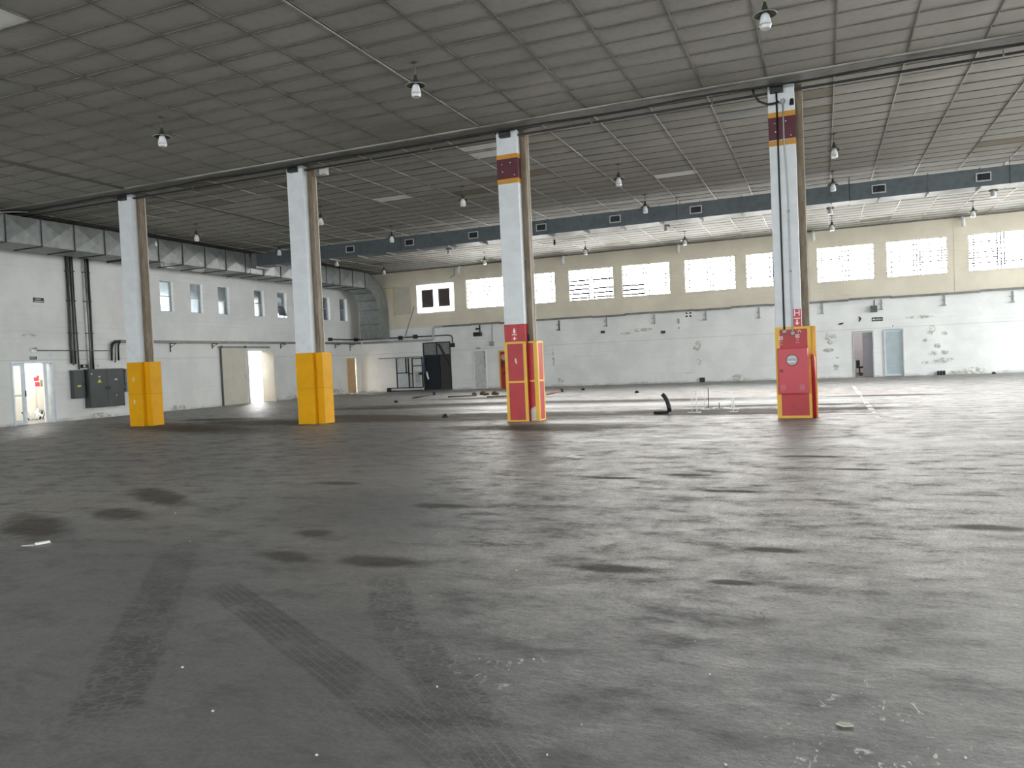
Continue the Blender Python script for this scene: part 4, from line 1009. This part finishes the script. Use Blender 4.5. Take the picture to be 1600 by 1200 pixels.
# steel rack leaning in the corner
t = thing('steel_frame', 'black steel frame with glass panes leaning in the back corner', 'frame', (-21.6, 37.2, 0))
yy = 37.2
def bar(mb, xa, za, xb, zb, w=.025):
    if abs(xa - xb) < 1e-6 or abs(xb - xa) < .08: mb.box(min(xa, xb) - w, max(xa, xb) + w, yy - .025, yy + .025, za, zb)
    else: mb.box(xa, xb, yy - .025, yy + .025, za - w, zb + w)
m = MB(); m.box(-23.16, -20.45, yy - .2, yy + .15, 1.86, 1.92); m.build('top_plate', GREY, t)
m = MB(); bar(m, -22.7, .04, -20.5, .04); bar(m, -22.64, .2, -20.5, .2); m.box(-22.7, -22.62, yy - .2, yy + .15, 0, .22); m.build('base', BLACK, t)
m = MB()
for x, a, b in ((-22.12, .2, 1.86), (-21.52, 1.05, 1.86), (-21.36, .2, 1.86), (-21.12, .2, 1.86), (-20.5, .2, 1.86)): bar(m, x, a, x, b)
for xa, xb, z in ((-22.12, -21.36, 1.03), (-21.36, -21.12, .98), (-21.12, -20.5, 1.40), (-21.12, -20.5, 1.80)): bar(m, xa + .03, z, xb - .03, z)
m.build('uprights', BLACK, t)
for a, b, z0, z1 in ((-22.08, -21.56, 1.08, 1.82), (-22.08, -21.4, .24, .98)):
    m = MB(); m.box(a, b, yy - .005, yy + .005, z0, z1); m.build('pane', plain('frosted_pane', (.62, .66, .66), .3), t)
m = MB(); m.box(-20.72, -20.52, yy - .06, yy + .0, .90, 1.02); m.build('bracket', BLACK, t)
m = MB(); m.box(-21.05, -20.62, 37.3, 37.5, .0, 1.1, bevel=.02); t2 = m.build('storage_box', plain('box_offwhite', (.66, .65, .63), .5)); tag(t2, 'off-white box with a grey panel behind the steel frame', 'box')
m = MB(); m.box(-20.98, -20.74, 37.294, 37.3, .45, .95); m.build('panel', LGREY, t2)

# white door, dark strip, sign, red panel
d = thing('door_5', 'closed white door between the gate and the third column', 'door', (-17.2, Y, 0), kind='structure')
m = MB(); m.box(-17.58, -17.50, Y - .04, Y, 0, 2.09); m.box(-16.86, -16.80, Y - .04, Y, 0, 2.09); m.box(-17.50, -16.86, Y - .04, Y, 2.03, 2.09); m.build('frame', DOORW, d)
m = MB(); m.box(-17.50, -16.86, Y - .03, Y - .001, 0.01, 2.03); lf = m.build('leaf', plain('door_grey_white', (.64, .65, .61), .5), d)
m = MB(); m.box(-17.44, -17.42, Y - .07, Y - .03, .95, 1.1); m.build('handle', LGREY, lf)
m = MB(); m.box(-16.90, -16.84, Y - .075, Y - .04, 1.15, 2.04); tag(m.build('closer_bar', GREY), 'dark vertical bar at the right edge of the white door', 'bar')
t = thing('door_sign', 'tiny dark plate above the closed white door', 'sign', (-17.25, Y, 2.13))
m = MB(); m.box(-17.38, -17.13, Y - .012, Y, 2.14, 2.24); m.build('plate', GREY, t)
for q in range(3):
    m = MB(); m.box(-17.35 + q * .075, -17.30 + q * .075, Y - .014, Y - .012, 2.165, 2.215); m.build('letter_block', LGREY, t)
t = thing('fire_panel', 'red panel with yellow border on the back wall left of the third column', 'panel', (-15.7, Y, 0))
m = MB(); m.box(-16.05, -15.30, Y - .03, Y, .0, 2.02); m.build('border', YELLOW_EDGE, t)
m = MB(); m.box(-15.97, -15.38, Y - .045, Y - .03, .0, 1.95); m.build('board', RED, t)
m = MB(); m.disc((-15.78, 1.65), .15, 'y', (Y - .05, Y - .045), 16); m.build('disc', plain('sticker_lilac', (.55, .42, .50), .5), t)
m = MB(); m.box(-15.92, -15.8, Y - .05, Y - .045, 1.1, 1.45); m.box(-15.78, -15.65, Y - .05, Y - .045, 1.3, 1.42); m.box(-15.86, -15.7, Y - .05, Y - .045, .75, .85); m.build('print', plain('print_dark', (.10, .03, .03), .5), t)

# louvred doors
def louvre_leaf(mb, w, h, pitch=.075, M=None):
    mb.box(0, .05, -.02, .02, 0, h, M=M); mb.box(w - .05, w, -.02, .02, 0, h, M=M); mb.box(.05, w - .05, -.02, .02, 0, .08, M=M); mb.box(.05, w - .05, -.02, .02, h - .08, h, M=M)
    z = .08
    while z < h - .09:
        A = (M or Matrix()) @ Matrix.Translation((0, 0, z + pitch / 2)) @ Matrix.Rotation(R(28), 4, 'X')
        mb.box(.05, w - .05, -.007, .007, -pitch * .52, pitch * .52, M=A); z += pitch
    return mb
def back_frame(mb, h, t=.05):
    x0, x1, z0, z1 = h
    mb.box(x0 - .02, x0 + t - .02, Y - .03, Y + .2, 0, z1); mb.box(x1 - t + .02, x1 + .02, Y - .03, Y + .2, 0, z1); mb.box(x0 + t - .02, x1 - t + .02, Y - .03, Y + .2, z1 - t, z1 + .01); return mb
d = thing('door_6', 'louvred door standing ajar on a lit room in the back wall', 'door', (1.65, Y, 0), kind='structure')
back_frame(MB(), DOOR_A).build('frame', LGREY, d)
M = Matrix.Translation((2.0, Y + .14, .02)) @ Matrix.Rotation(R(180 - 62), 4, 'Z')
m = louvre_leaf(MB(), .72, 1.98, .085, M); lf = m.build('leaf', plain('louvre_lilac_grey', (.60, .60, .64), .45, .1, .05), d)
d = thing('door_7', 'closed pale blue louvred door in the back wall', 'door', (2.85, Y, 0), kind='structure')
back_frame(MB(), DOOR_B).build('frame', LGREY, d)
M = Matrix.Translation((2.50, Y + .06, .02))
louvre_leaf(MB(), .70, 2.02, .11, M).build('leaf', PALEBLUE, d)
t = thing('exit_sign', 'dark exit sign above the two louvred doors', 'sign', (2.24, Y, 2.47))
m = MB(); m.box(2.02, 2.46, Y - .012, Y, 2.47, 2.64); m.build('plate', SIGNDK, t)
m = MB(); m.disc((2.09, 2.555), .035, 'y', (Y - .015, Y - .012), 14); m.build('pictogram', SIGNW, t)
text_mesh('SAÍDA', .11, .001, Matrix.Translation((2.28, Y - .0135, 2.55)) @ FACE_FRONT).build('lettering', SIGNW, t)
t = thing('toilet_sign', 'little white sign with a dark figure above the closed louvred door', 'sign', (2.85, Y, 2.13))
m = MB(); m.box(2.77, 2.93, Y - .01, Y, 2.12, 2.32); m.build('plate', SIGNW, t)
m = MB(); m.box(2.835, 2.865, Y - .013, Y - .01, 2.15, 2.23); m.disc((2.85, 2.255), .02, 'y', (Y - .013, Y - .01), 12); m.build('figure', BLACK, t)
m = MB(); m.prism([(1.48, 2.72), (1.53, 2.72), (1.60, 2.62), (1.53, 2.49), (1.48, 2.49), (1.52, 2.61)], Y - .02, Y, 'y'); tag(m.build('broken_plate', BLACK), 'black broken arrow-like plate left of the exit sign', 'plate')
m = MB(); m.prism([(.62, 2.41), (.76, 2.40), (.86, 2.44), (.86, 2.49), (.7, 2.47)], Y - .04, Y, 'y'); tag(m.build('dark_hook', BLACK), 'small dark hook on the wall right of the fourth column', 'hook')
# symbol plate and odd fittings high between the columns
t = thing('symbol_plate', 'small white plate with black cross marks under the back tray', 'sign', (-6.0, Y, 3.2))
m = MB(); m.box(-6.17, -5.83, Y - .012, Y, 3.16, 3.41); m.build('plate', SIGNW, t)
m = MB()
for sx in (-1, 1):
    for sz in (-1, 1): m.prism([(-6.0 + sx * .04, 3.285 + sz * .02), (-6.0 + sx * .15, 3.285 + sz * .05), (-6.0 + sx * .13, 3.285 + sz * .115), (-6.0 + sx * .05, 3.285 + sz * .105)], Y - .015, Y - .012, 'y')
m.build('marks', BLACK, t)
for x, z, w in ((-10.3, 2.68, 'left'), (-7.26, 2.51, 'right')):
    m = MB(); m.box(x - .1, x + .1, Y - .06, Y, z - .06, z + .06, bevel=.01); m.box(x + .02, x + .12, Y - .1, Y - .06, z - .03, z + .05); tag(m.build('angle_bracket', DARK), 'small dark fitting on the white wall, %s one between the third and fourth columns' % w, 'bracket')
m = MB(); m.box(-6.5, -6.45, Y - .05, Y, 2.88, 3.12); m.box(-6.5, -6.46, Y - .03, Y, 2.62, 2.72); tag(m.build('rod_end', GREY), 'broken rod end on the back wall below the symbol plate', 'rod')

m = MB(); m.box(-5.57, -5.33, Y - .16, Y - .01, 0, .22, bevel=.01); tag(m.build('floor_box', BLACK), 'black box on the floor at the back wall between columns', 'box')
for k, x in enumerate((4.55, 4.66, 4.77)):
    m = MB(); m.lathe([(.001, 0), (.04, 0), (.052, .02), (.05, .18), (.001, .18)], (x, Y - .12, 0), 12); tag(m.build('tar_can', BLACK), ['leftmost', 'middle', 'rightmost'][k] + ' of three black cans on the floor right of the louvred doors', 'can', 'black cans by the back wall')

# room behind the open louvred door
m = MB(); m.box(-1, 6, 41.5, 41.7, 0, 3.2); m.box(-1.1, -1, WALL_Y + .26, 41.5, 0, 3.2); m.box(6, 6.1, WALL_Y + .26, 41.5, 0, 3.2)
struct(m.build('wall_store', plain('store_pinkish', (.60, .56, .56), .7, 0, .04, 2), origin=(0, 0, 0)), 'pinkish store room wall behind the open louvred door', 'wall')
m = MB(); m.box(-1, 6, WALL_Y + .26, 41.5, 3.2, 3.4)
struct(m.build('ceiling_store', DOORW, origin=(0, 0, 0)), 'ceiling of the store room behind the louvred door', 'ceiling')
t = thing('old_chair', 'dark old office chair piled in the store room', 'chair', (1.6, 40.6, 0))
m = MB(); m.box(1.42, 1.75, 40.4, 40.75, .34, .42, bevel=.02); m.build('seat', BLACK, t)
m = MB(); m.box(1.44, 1.6, 40.74, 40.8, .42, .72, bevel=.02); m.build('backrest', DARK, t)
m = MB()
for a in range(5): m.tube([(1.58, 40.58, .12), (1.58 + .26 * math.cos(a * 1.257), 40.58 + .26 * math.sin(a * 1.257), .04)], .022, 8)
m.tube([(1.58, 40.58, .1), (1.58, 40.58, .36)], .03, 8); m.build('base', DARK, t)
for k, (x, y2, s_, h, mt, lb) in enumerate(((1.33, 39.9, .09, .3, LGREY, 'small light grey crate in front of the old chair'), (1.85, 40.1, .08, .5, BLACK, 'upright black case right of the old chair'), (1.58, 39.7, .08, .15, plain('moss', (.10, .11, .05), .7), 'low mossy lump on the store room floor'))):
    m = MB(); m.box(x - s_, x + s_, y2 - .1, y2 + .1, 0, h, bevel=.01); tag(m.build('crate', mt), lb, 'crate')

# ------------------------------------------------------------------ fire point on the fourth column
cx = COL_X[3]; y = ROW_Y - .02
t = thing('hose_cabinet', 'red fire hose cabinet with round window on the rightmost column', 'cabinet', (cx + .31, y, .5))
m = MB(); m.box(cx + .03, cx + .61, y - .17, y - .001, .50, 1.425, bevel=.006); m.build('body', RED_CAB, t)
m = MB(); m.box(cx + .04, cx + .60, y - .19, y - .17, .515, 1.41, bevel=.006); dr = m.build('door', RED_CAB, t)
m = MB(); ring = [(cx + .305, 1.18)]
m.lathe([(.105, 0), (.118, 0), (.118, .008), (.105, .008)], seg=28, M=Matrix.Translation((cx + .305, y - .19, 1.18)) @ Matrix.Rotation(R(90), 4, 'X')); m.build('window_rim', plain('rim_dark_red', (.25, .02, .03), .4), dr)
m = MB(); m.disc((cx + .305, 1.18), .105, 'y', (y - .194, y - .190), 28); wn = m.build('window', plain('clouded_window', (.36, .34, .34), .25), dr)
m = MB(); m.box(cx + .23, cx + .38, y - .197, y - .194, 1.225, 1.245); m.box(cx + .22, cx + .36, y - .197, y - .194, 1.13, 1.165); m.build('hose_edge', LGREY, wn)
m = MB(); m.lathe([(.024, 0), (.03, 0), (.03, .012), (.024, .012)], seg=20, M=Matrix.Translation((cx + .10, y - .19, .97)) @ Matrix.Rotation(R(90), 4, 'X')); m.box(cx + .094, cx + .106, y - .2, y - .19, .94, 1.0); m.build('latch', BLACK, dr)
for xa in (cx + .075, cx + .43):
    m = MB()
    for q in range(5): m.box(xa, xa + .10, y - .193, y - .19, .585 + q * .022, .593 + q * .022)
    m.build('vent_slots', plain('slot_pink', (.68, .25, .27), .5), dr)
m = MB(); m.tube([(cx + .655, y - .06, 1.25), (cx + .665, y - .06, 1.25), (cx + .69, y - .06, 1.22), (cx + .695, y - .06, 1.16), (cx + .695, y - .06, 0)], .038, 12)
tag(m.build('standpipe', plain('pipe_red', (.40, .018, .022), .35)), 'red water pipe bending from the hose cabinet down to the floor', 'pipe')
# H sign
t = thing('hydrant_sign', 'red hydrant sign with white H and down arrow above the hose cabinet', 'sign', (cx + .43, ROW_Y, 1.85))
yy = ROW_Y - .012
m = MB(); m.box(cx + .35, cx + .50, yy - .012, yy, 1.845, 2.20); m.build('plate', plain('sign_red', (.62, .02, .03), .4), t)
text_mesh('H', .18, .001, Matrix.Translation((cx + .418, yy - .0135, 2.115)) @ FACE_FRONT).build('letter', SIGNW, t)
m = MB(); m.box(cx + .355, cx + .48, yy - .0145, yy - .012, 2.005, 2.02); m.build('bar', SIGNW, t)
m = MB(); m.prism([(cx + .405, 1.985), (cx + .43, 1.985), (cx + .43, 1.925), (cx + .465, 1.935), (cx + .4175, 1.875), (cx + .37, 1.935), (cx + .405, 1.925)], yy - .0145, yy - .012, 'y'); m.build('arrow', SIGNW, t)
# alarm signs and conduits
for (dx, z, lb) in ((.10, 1.63, 'left'), (.415, 1.66, 'right')):
    t = thing('alarm_sign', 'square white and red alarm sign above the hose cabinet, %s one' % lb, 'sign', (cx + dx, y, z - .14))
    m = MB(); m.box(cx + dx - .035, cx + dx + .035, y - .006, y, z - .035, z + .035); m.build('plate', SIGNW, t)
    m = MB(); m.lathe([(.013, 0), (.026, 0), (.026, .003), (.013, .003)], seg=20, M=Matrix.Translation((cx + dx, y - .006, z)) @ Matrix.Rotation(R(90), 4, 'X')); m.build('ring', RED, t)
    m = MB(); m.box(cx + dx - .03, cx + dx + .03, y - .005, y, z - .075, z - .06); m.box(cx + dx - .02, cx + dx + .02, y - .005, y, z - .10, z - .09); m.box(cx + dx - .035, cx + dx + .035, y - .005, y, z - .14, z - .125); m.build('caption_bars', plain('caption_pink', (.72, .22, .24), .5), t)
t = thing('paint_hook', 'pale hook shaped mark under the hydrant sign', 'hook', (cx + .45, y, 1.72))
m = MB(); m.tube([(cx + .43, y - .008, 1.72), (cx + .435, y - .008, 1.76), (cx + .455, y - .008, 1.775), (cx + .475, y - .008, 1.76), (cx + .48, y - .008, 1.72)], .008, 6); m.build('hook', SIGNW, t)
for (dx, zt, zb, mt, dz, lb, r) in ((.17, 6.54, 1.78, BLACK, 1.72, 'black conduit down the face of the rightmost column', .017), (.325, 6.36, 1.74, LGREY, 1.68, 'pale conduit down the face of the rightmost column', .015)):
    t = thing('conduit', lb, 'conduit', (cx + dx, ROW_Y - .02, zb))
    m = MB(); yy = ROW_Y - .028
    m.tube([(cx + dx - (.0 if dx < .2 else .04), yy, zt), (cx + dx - (0 if dx < .2 else .04), yy, 5.6), (cx + dx, yy, 4.4), (cx + dx, yy, 1.95), (cx + dx, yy - .005, zb)], r, 10); m.build('pipe', mt, t)
    m = MB(); m.lathe([(.001, 0), (.03, 0), (.045, .02), (.045, .06), (.02, .08), (.001, .08)], (cx + dx, yy - .04, dz), 12); m.build('fitting', LGREY, t)
    if mt is LGREY:
        m = MB(); m.lathe([(.001, 0), (.018, 0), (.045, .06), (.045, .1), (.02, .12), (.001, .12)], (cx + dx - .04, yy - .022, 6.29), 12); m.build('cable_gland', LGREY, t)
        m = MB(); m.box(cx + dx - .022, cx + dx + .022, yy - .02, yy + .022, 4.15, 4.19); m.box(cx + dx - .022, cx + dx + .022, yy - .02, yy + .022, 2.95, 2.99); m.build('clips', GREY, t)
m = MB(); m.tube([(cx - .27, ROW_Y - .1, 6.68), (cx - .26, ROW_Y - .08, 6.58), (cx - .16, ROW_Y - .06, 6.42), (cx + .0, ROW_Y - .05, 6.34), (cx + .12, ROW_Y - .085, 6.33), (cx + .22, ROW_Y - .09, 6.35)], .022, 10)
tag(m.build('hose', BLACK), 'black hose looping from the beam to the rightmost column', 'hose')
m = MB(); m.lathe([(.001, 0), (.045, 0), (.048, .03), (.038, .06), (.036, .1), (.025, .12), (.001, .12)], (cx + .455, ROW_Y - .055, 6.26), 14); tag(m.build('siren', BLACK), 'black knob shaped siren near the top of the rightmost column', 'siren')

# extinguisher sign on the third column's red band
cx = COL_X[2]; yy = ROW_Y - .006
t = thing('extinguisher_sign', 'faded red extinguisher sign with white pictogram on the third column', 'sign', (cx + .25, ROW_Y, 1.88))
m = MB(); m.box(cx + .17, cx + .33, yy - .008, yy, 1.86, 2.19); m.build('plate', plain('sign_red', (.62, .02, .03)), t)
m = MB(); m.prism([(cx + .225, 2.05), (cx + .275, 2.05), (cx + .275, 2.12), (cx + .262, 2.145), (cx + .262, 2.165), (cx + .238, 2.165), (cx + .238, 2.145), (cx + .225, 2.12)], yy - .011, yy - .008, 'y'); m.build('pictogram', SIGNW, t)
m = MB(); m.box(cx + .19, cx + .31, yy - .011, yy - .008, 2.01, 2.025); m.build('bar', SIGNW, t)
m = MB(); m.prism([(cx + .24, 1.97), (cx + .26, 1.97), (cx + .26, 1.935), (cx + .295, 1.945), (cx + .25, 1.885), (cx + .205, 1.945), (cx + .24, 1.935)], yy - .011, yy - .008, 'y'); m.build('arrow', SIGNW, t)
m = MB(); m.tube([(cx + .535, ROW_Y + .15, 1.86), (cx + .53, ROW_Y + .15, 2.02)], .018, 8); tag(m.build('pipe_stub', DARK), 'dark pipe stub standing on the red guard of the third column', 'pipe')

# ------------------------------------------------------------------ things on the floor
def sheet(name, mat, label, cat, poly, z=.004, th=.003, curl=0):
    m = MB(); m.prism(poly, 0.0005, z, 'z')
    return tag(m.build(name, mat), label, cat)
m = MB(); m.prism([(-6.44, 4.44), (-6.34, 4.47), (-6.28, 4.60), (-6.37, 4.57)], .0005, .004); m.prism([(-6.35, 4.50), (-6.31, 4.49), (-6.28, 4.59), (-6.31, 4.60)], .004, .022)
tag(m.build('paper_scrap', PAPER), 'crumpled white paper scrap on the floor at far left', 'paper')
sheet('paper_sheet', PAPER, 'white paper sheet on the floor below the third column', 'paper', [(-3.50, 10.42), (-3.27, 10.24), (-3.20, 10.38), (-3.42, 10.56)], .006)
sheet('concrete_chip', plain('chip_beige', (.52, .50, .42), .8), 'flat beige chip on the floor at lower right', 'chip', [(.0, 3.03), (.025, 3.015), (.062, 3.03), (.05, 3.05), (.015, 3.048)], .005)
chips = [(-4.3, 2.62), (-2.25, 4.05), (-.62, 3.72), (-.55, 5.45), (-1.3, 3.3), (-2.4, 2.42), (-1.75, 2.25), (-.5, 3.35), (-.9, 2.75), (-3.0, 5.6), (-6.2, 5.9), (-5.0, 4.9), (-1.95, 4.7), (.7, 3.4), (1.0, 4.2), (-.95, 2.5), (-.35, 2.62), (.45, 4.9), (-2.9, 2.75), (-1.6, 2.9), (.05, 2.5), (.25, 2.35), (.4, 2.9), (.33, 2.65), (.6, 2.4)]
for k, (x, y2) in enumerate(chips):
    r = random.uniform(.003, .008); m = MB()
    m.prism([(x + r * random.uniform(.6, 1.2) * math.cos(a), y2 + r * random.uniform(.6, 1.2) * math.sin(a)) for a in (0, 1.2, 2.5, 3.7, 5.0)], .0005, .005)
    tag(m.build('paint_flake', PAPER), 'tiny white paint flake lying on the near concrete floor', 'flake', 'paint flakes on the near floor')
t = thing('bent_hose', 'black bent hose standing up from the floor between third and fourth columns', 'hose', (-3.5, 18.05, 0))
m = MB(); m.tube([(-3.40, 18.05, .05), (-3.42, 18.06, .2), (-3.46, 18.08, .32), (-3.52, 18.1, .42), (-3.57, 18.1, .47)], [.05, .052, .05, .048, .05], 12); m.build('upright', BLACK, t)
m = MB(); m.tube([(-3.78, 18.1, .035), (-3.6, 18.07, .035), (-3.42, 18.05, .04)], .034, 10); m.build('foot', BLACK, t)
ST = [(-2.93, 18.35, .5, 0), (-2.82, 18.36, .52, 0), (-2.76, 19.35, .48, 0), (-2.74, 19.8, .5, 1), (-2.46, 19.65, .15, 1), (-2.14, 19.4, .42, 0), (-1.99, 18.4, .36, 0), (-2.05, 19.2, .4, 0)]
SL = ['first, foremost left', 'second, beside the foremost left one', 'third', 'fourth, dark and tall', 'fifth, dark and stubby', 'sixth', 'front right', 'last, rear right']
for (x, y2, h, dk), l in zip(ST, SL):
    m = MB(); m.tube([(x, y2, 0), (x, y2, h)], .009, 6); m.box(x - .10, x + .10, y2 - .02, y2 + .02, 0, .012)
    tag(m.build('floor_stake', DARK if dk else SIGNW), '%s upright rod left of the hose cabinet, %s' % ('dark' if dk else 'white', l), 'rod', 'rods standing on the floor')
for k, (x, y2, h, lb) in enumerate(()): pass
for pts, r, mt, lb in ((((-16.31, 28.64, .03), (-16.84, 31.48, .06)), .03, DARK, 'dark stick lying on the floor in front of the gate'),
                      (((-14.79, 28.96, .025), (-13.66, 29.42, .03)), .025, DARK, 'dark rod on the floor left of the rusty debris'),
                      (((-10.23, 28.67, .03), (-10.47, 31.16, .04)), .03, plain('stick_red', (.55, .16, .11), .6), 'red stick on the floor just right of the third column'),
                      (((-12.6, 28.1, .025), (-11.4, 28.6, .03)), .025, RUST, 'rusty rod on the floor right of the debris')):
    m = MB(); m.tube(pts, r, 8); tag(m.build('stick', mt), lb, 'stick')
m = MB(); m.lathe([(.001, 0), (.07, 0), (.07, .14), (.001, .14)], (-16.86, 31.6, 0), 12); tag(m.build('cap', BLACK), 'small black cap at the far end of the dark stick', 'cap')
m = MB(); m.lathe([(.001, 0), (.06, 0), (.06, .12), (.001, .12)], (-10.49, 31.3, 0), 12); tag(m.build('cap', BLACK), 'small black cap at the end of the red stick', 'cap')
for k, (x, y2) in enumerate(((-13.5, 30.1), (-13.2, 30.3), (-13.0, 30.0), (-13.9, 30.6), (-14.4, 30.8))):
    m = MB(); r = .12 + .05 * (k % 2); m.lathe([(.001, 0), (r, 0), (r * .9, r * .5), (r * .5, r * .85), (.001, r * .9)], (x, y2, 0), 9)
    for v in m.bm.verts: v.co += Vector((random.uniform(-.03, .03), random.uniform(-.03, .03), 0))
    tag(m.build('rubble_lump', plain('rubble_brown', (.16, .09, .055), .8)), 'brown rubble lump in the debris behind the third column', 'rubble', 'rubble behind the third column')
for (x, y2, lb) in ((-9.9, 32.5, 'right of the third column'), (-6.6, 28.6, 'below the symbol plate'), (6.5, 36.9, 'at the foot of the back wall near the right edge'), (-15.5, 25.9, 'behind the second column'), (-9.35, 18.1, 'left of the third column foot')):
    m = MB(); m.lathe([(.001, 0), (.09, 0), (.07, .06), (.03, .09), (.001, .09)], (x, y2, 0), 8); tag(m.build('debris_lump', BLACK), 'dark debris lump ' + lb, 'debris')
# painted line, broken into worn dashes
pl = thing('painted_line', 'worn white dashed line painted on the floor right of the hose cabinet', 'line', (.93, 22, 0))
LINE = plain('worn_line_white', (.66, .66, .64), .6, 0, .15, 3)
for a, b, w in ((29.4, 26.8, .06), (26.5, 24.0, .07), (21.2, 20.3, .06), (19.9, 19.2, .06), (19.0, 18.2, .06), (16.9, 16.0, .05), (23.6, 22.4, .02), (17.8, 17.5, .04)):
    m = MB(); m.prism([(.93 - w, b), (.93 + w, b + .05), (.93 + w * .9, a), (.93 - w, a - .06)], .0005, .003); m.build('dash', LINE, pl)

# ------------------------------------------------------------------ light
SKY_FRONT, SKY_BACK = 1.35, 9.0
w = bpy.data.worlds.new('overcast_sky'); bpy.context.scene.world = w; w.use_nodes = True
nt = w.node_tree; bg = nt.nodes['Background']
# overcast sky, brighter towards the sun side behind the back wall
gen = nt.nodes.new('ShaderNodeTexCoord').outputs['Generated']
sx = sep(nt, gen)
k = ramp(nt, sx[1], .35, .95)
nt.links.new(mix_col(nt, k, (.90, .96, 1.0), (1.0, .985, .95)), bg.inputs[0])
nt.links.new(math_node(nt, 'ADD', math_node(nt, 'MULTIPLY', k, SKY_BACK), SKY_FRONT), bg.inputs[1])

def area(name, loc, rot, sx, sy, power, col=(1, 1, 1), portal=False):
    l = bpy.data.lights.new(name, 'AREA'); l.shape = 'RECTANGLE'; l.size = sx; l.size_y = sy; l.energy = power; l.color = col
    if portal: l.cycles.is_portal = True
    o = bpy.data.objects.new(name, l); C.objects.link(o); o.location = loc; o.rotation_euler = rot
    return o
# daylight enters by the windows and by the open front and right sides
for h in BW:
    area('window_portal', ((h[0] + h[1]) / 2, WALL_Y + .3, (h[2] + h[3]) / 2), (R(-90), 0, 0), h[1] - h[0], h[3] - h[2], 1, portal=True)
area('front_portal', ((WALL_X + X_RIGHT) / 2, -15, 3.4), (R(90), 0, 0), X_RIGHT - WALL_X, 6.6, 1, portal=True)
area('side_portal', (X_RIGHT, (WALL_Y + 16) / 2, 3.4), (0, R(90), 0), 6.6, WALL_Y - 16, 1, portal=True)
for (y0, y1) in ((13, 23), (27, 35)):  # added fill without a fixture, brightens the corridor beyond the doors
    area('corridor_fill', (-26.4, (y0 + y1) / 2, 2.85), (0, 0, 0), .5, y1 - y0, 13, (1, .97, .92))
area('store_fill', (1.6, 39.6, 3.15), (0, 0, 0), .6, 1.2, 10, (1, .97, .97))  # fill light added to brighten the store room, no real fitting

# ------------------------------------------------------------------ camera
cam = bpy.data.cameras.new('camera'); co = bpy.data.objects.new('camera', cam); C.objects.link(co)
cam.sensor_fit = 'HORIZONTAL'; cam.sensor_width = 36; cam.lens = 1195.756 * 36 / 1600
yaw, pitch, roll = 0.38800, -0.02935, -0.04438
fwd = Vector((-math.sin(yaw) * math.cos(pitch), math.cos(yaw) * math.cos(pitch), math.sin(pitch)))
right = Vector((math.cos(yaw), math.sin(yaw), 0)); up = right.cross(fwd)
r2 = right * math.cos(roll) + up * math.sin(roll); u2 = -right * math.sin(roll) + up * math.cos(roll)
co.matrix_world = Matrix(((r2.x, u2.x, -fwd.x, 0), (r2.y, u2.y, -fwd.y, 0), (r2.z, u2.z, -fwd.z, 1.4), (0, 0, 0, 1)))
cam.clip_end = 300
sc = bpy.context.scene
sc.camera = co
sc.view_settings.view_transform = 'Standard'; sc.view_settings.look = 'None'; sc.view_settings.gamma = 1; sc.view_settings.use_curve_mapping = False
sc.view_settings.exposure = 2.58
sc.cycles.use_denoising = True
sc.cycles.max_bounces = 10; sc.cycles.diffuse_bounces = 6; sc.cycles.glossy_bounces = 4; sc.cycles.transparent_max_bounces = 12
sc.cycles.sample_clamp_indirect = 8
for o in list(bpy.data.objects):
    if '_org' in o: del o['_org']
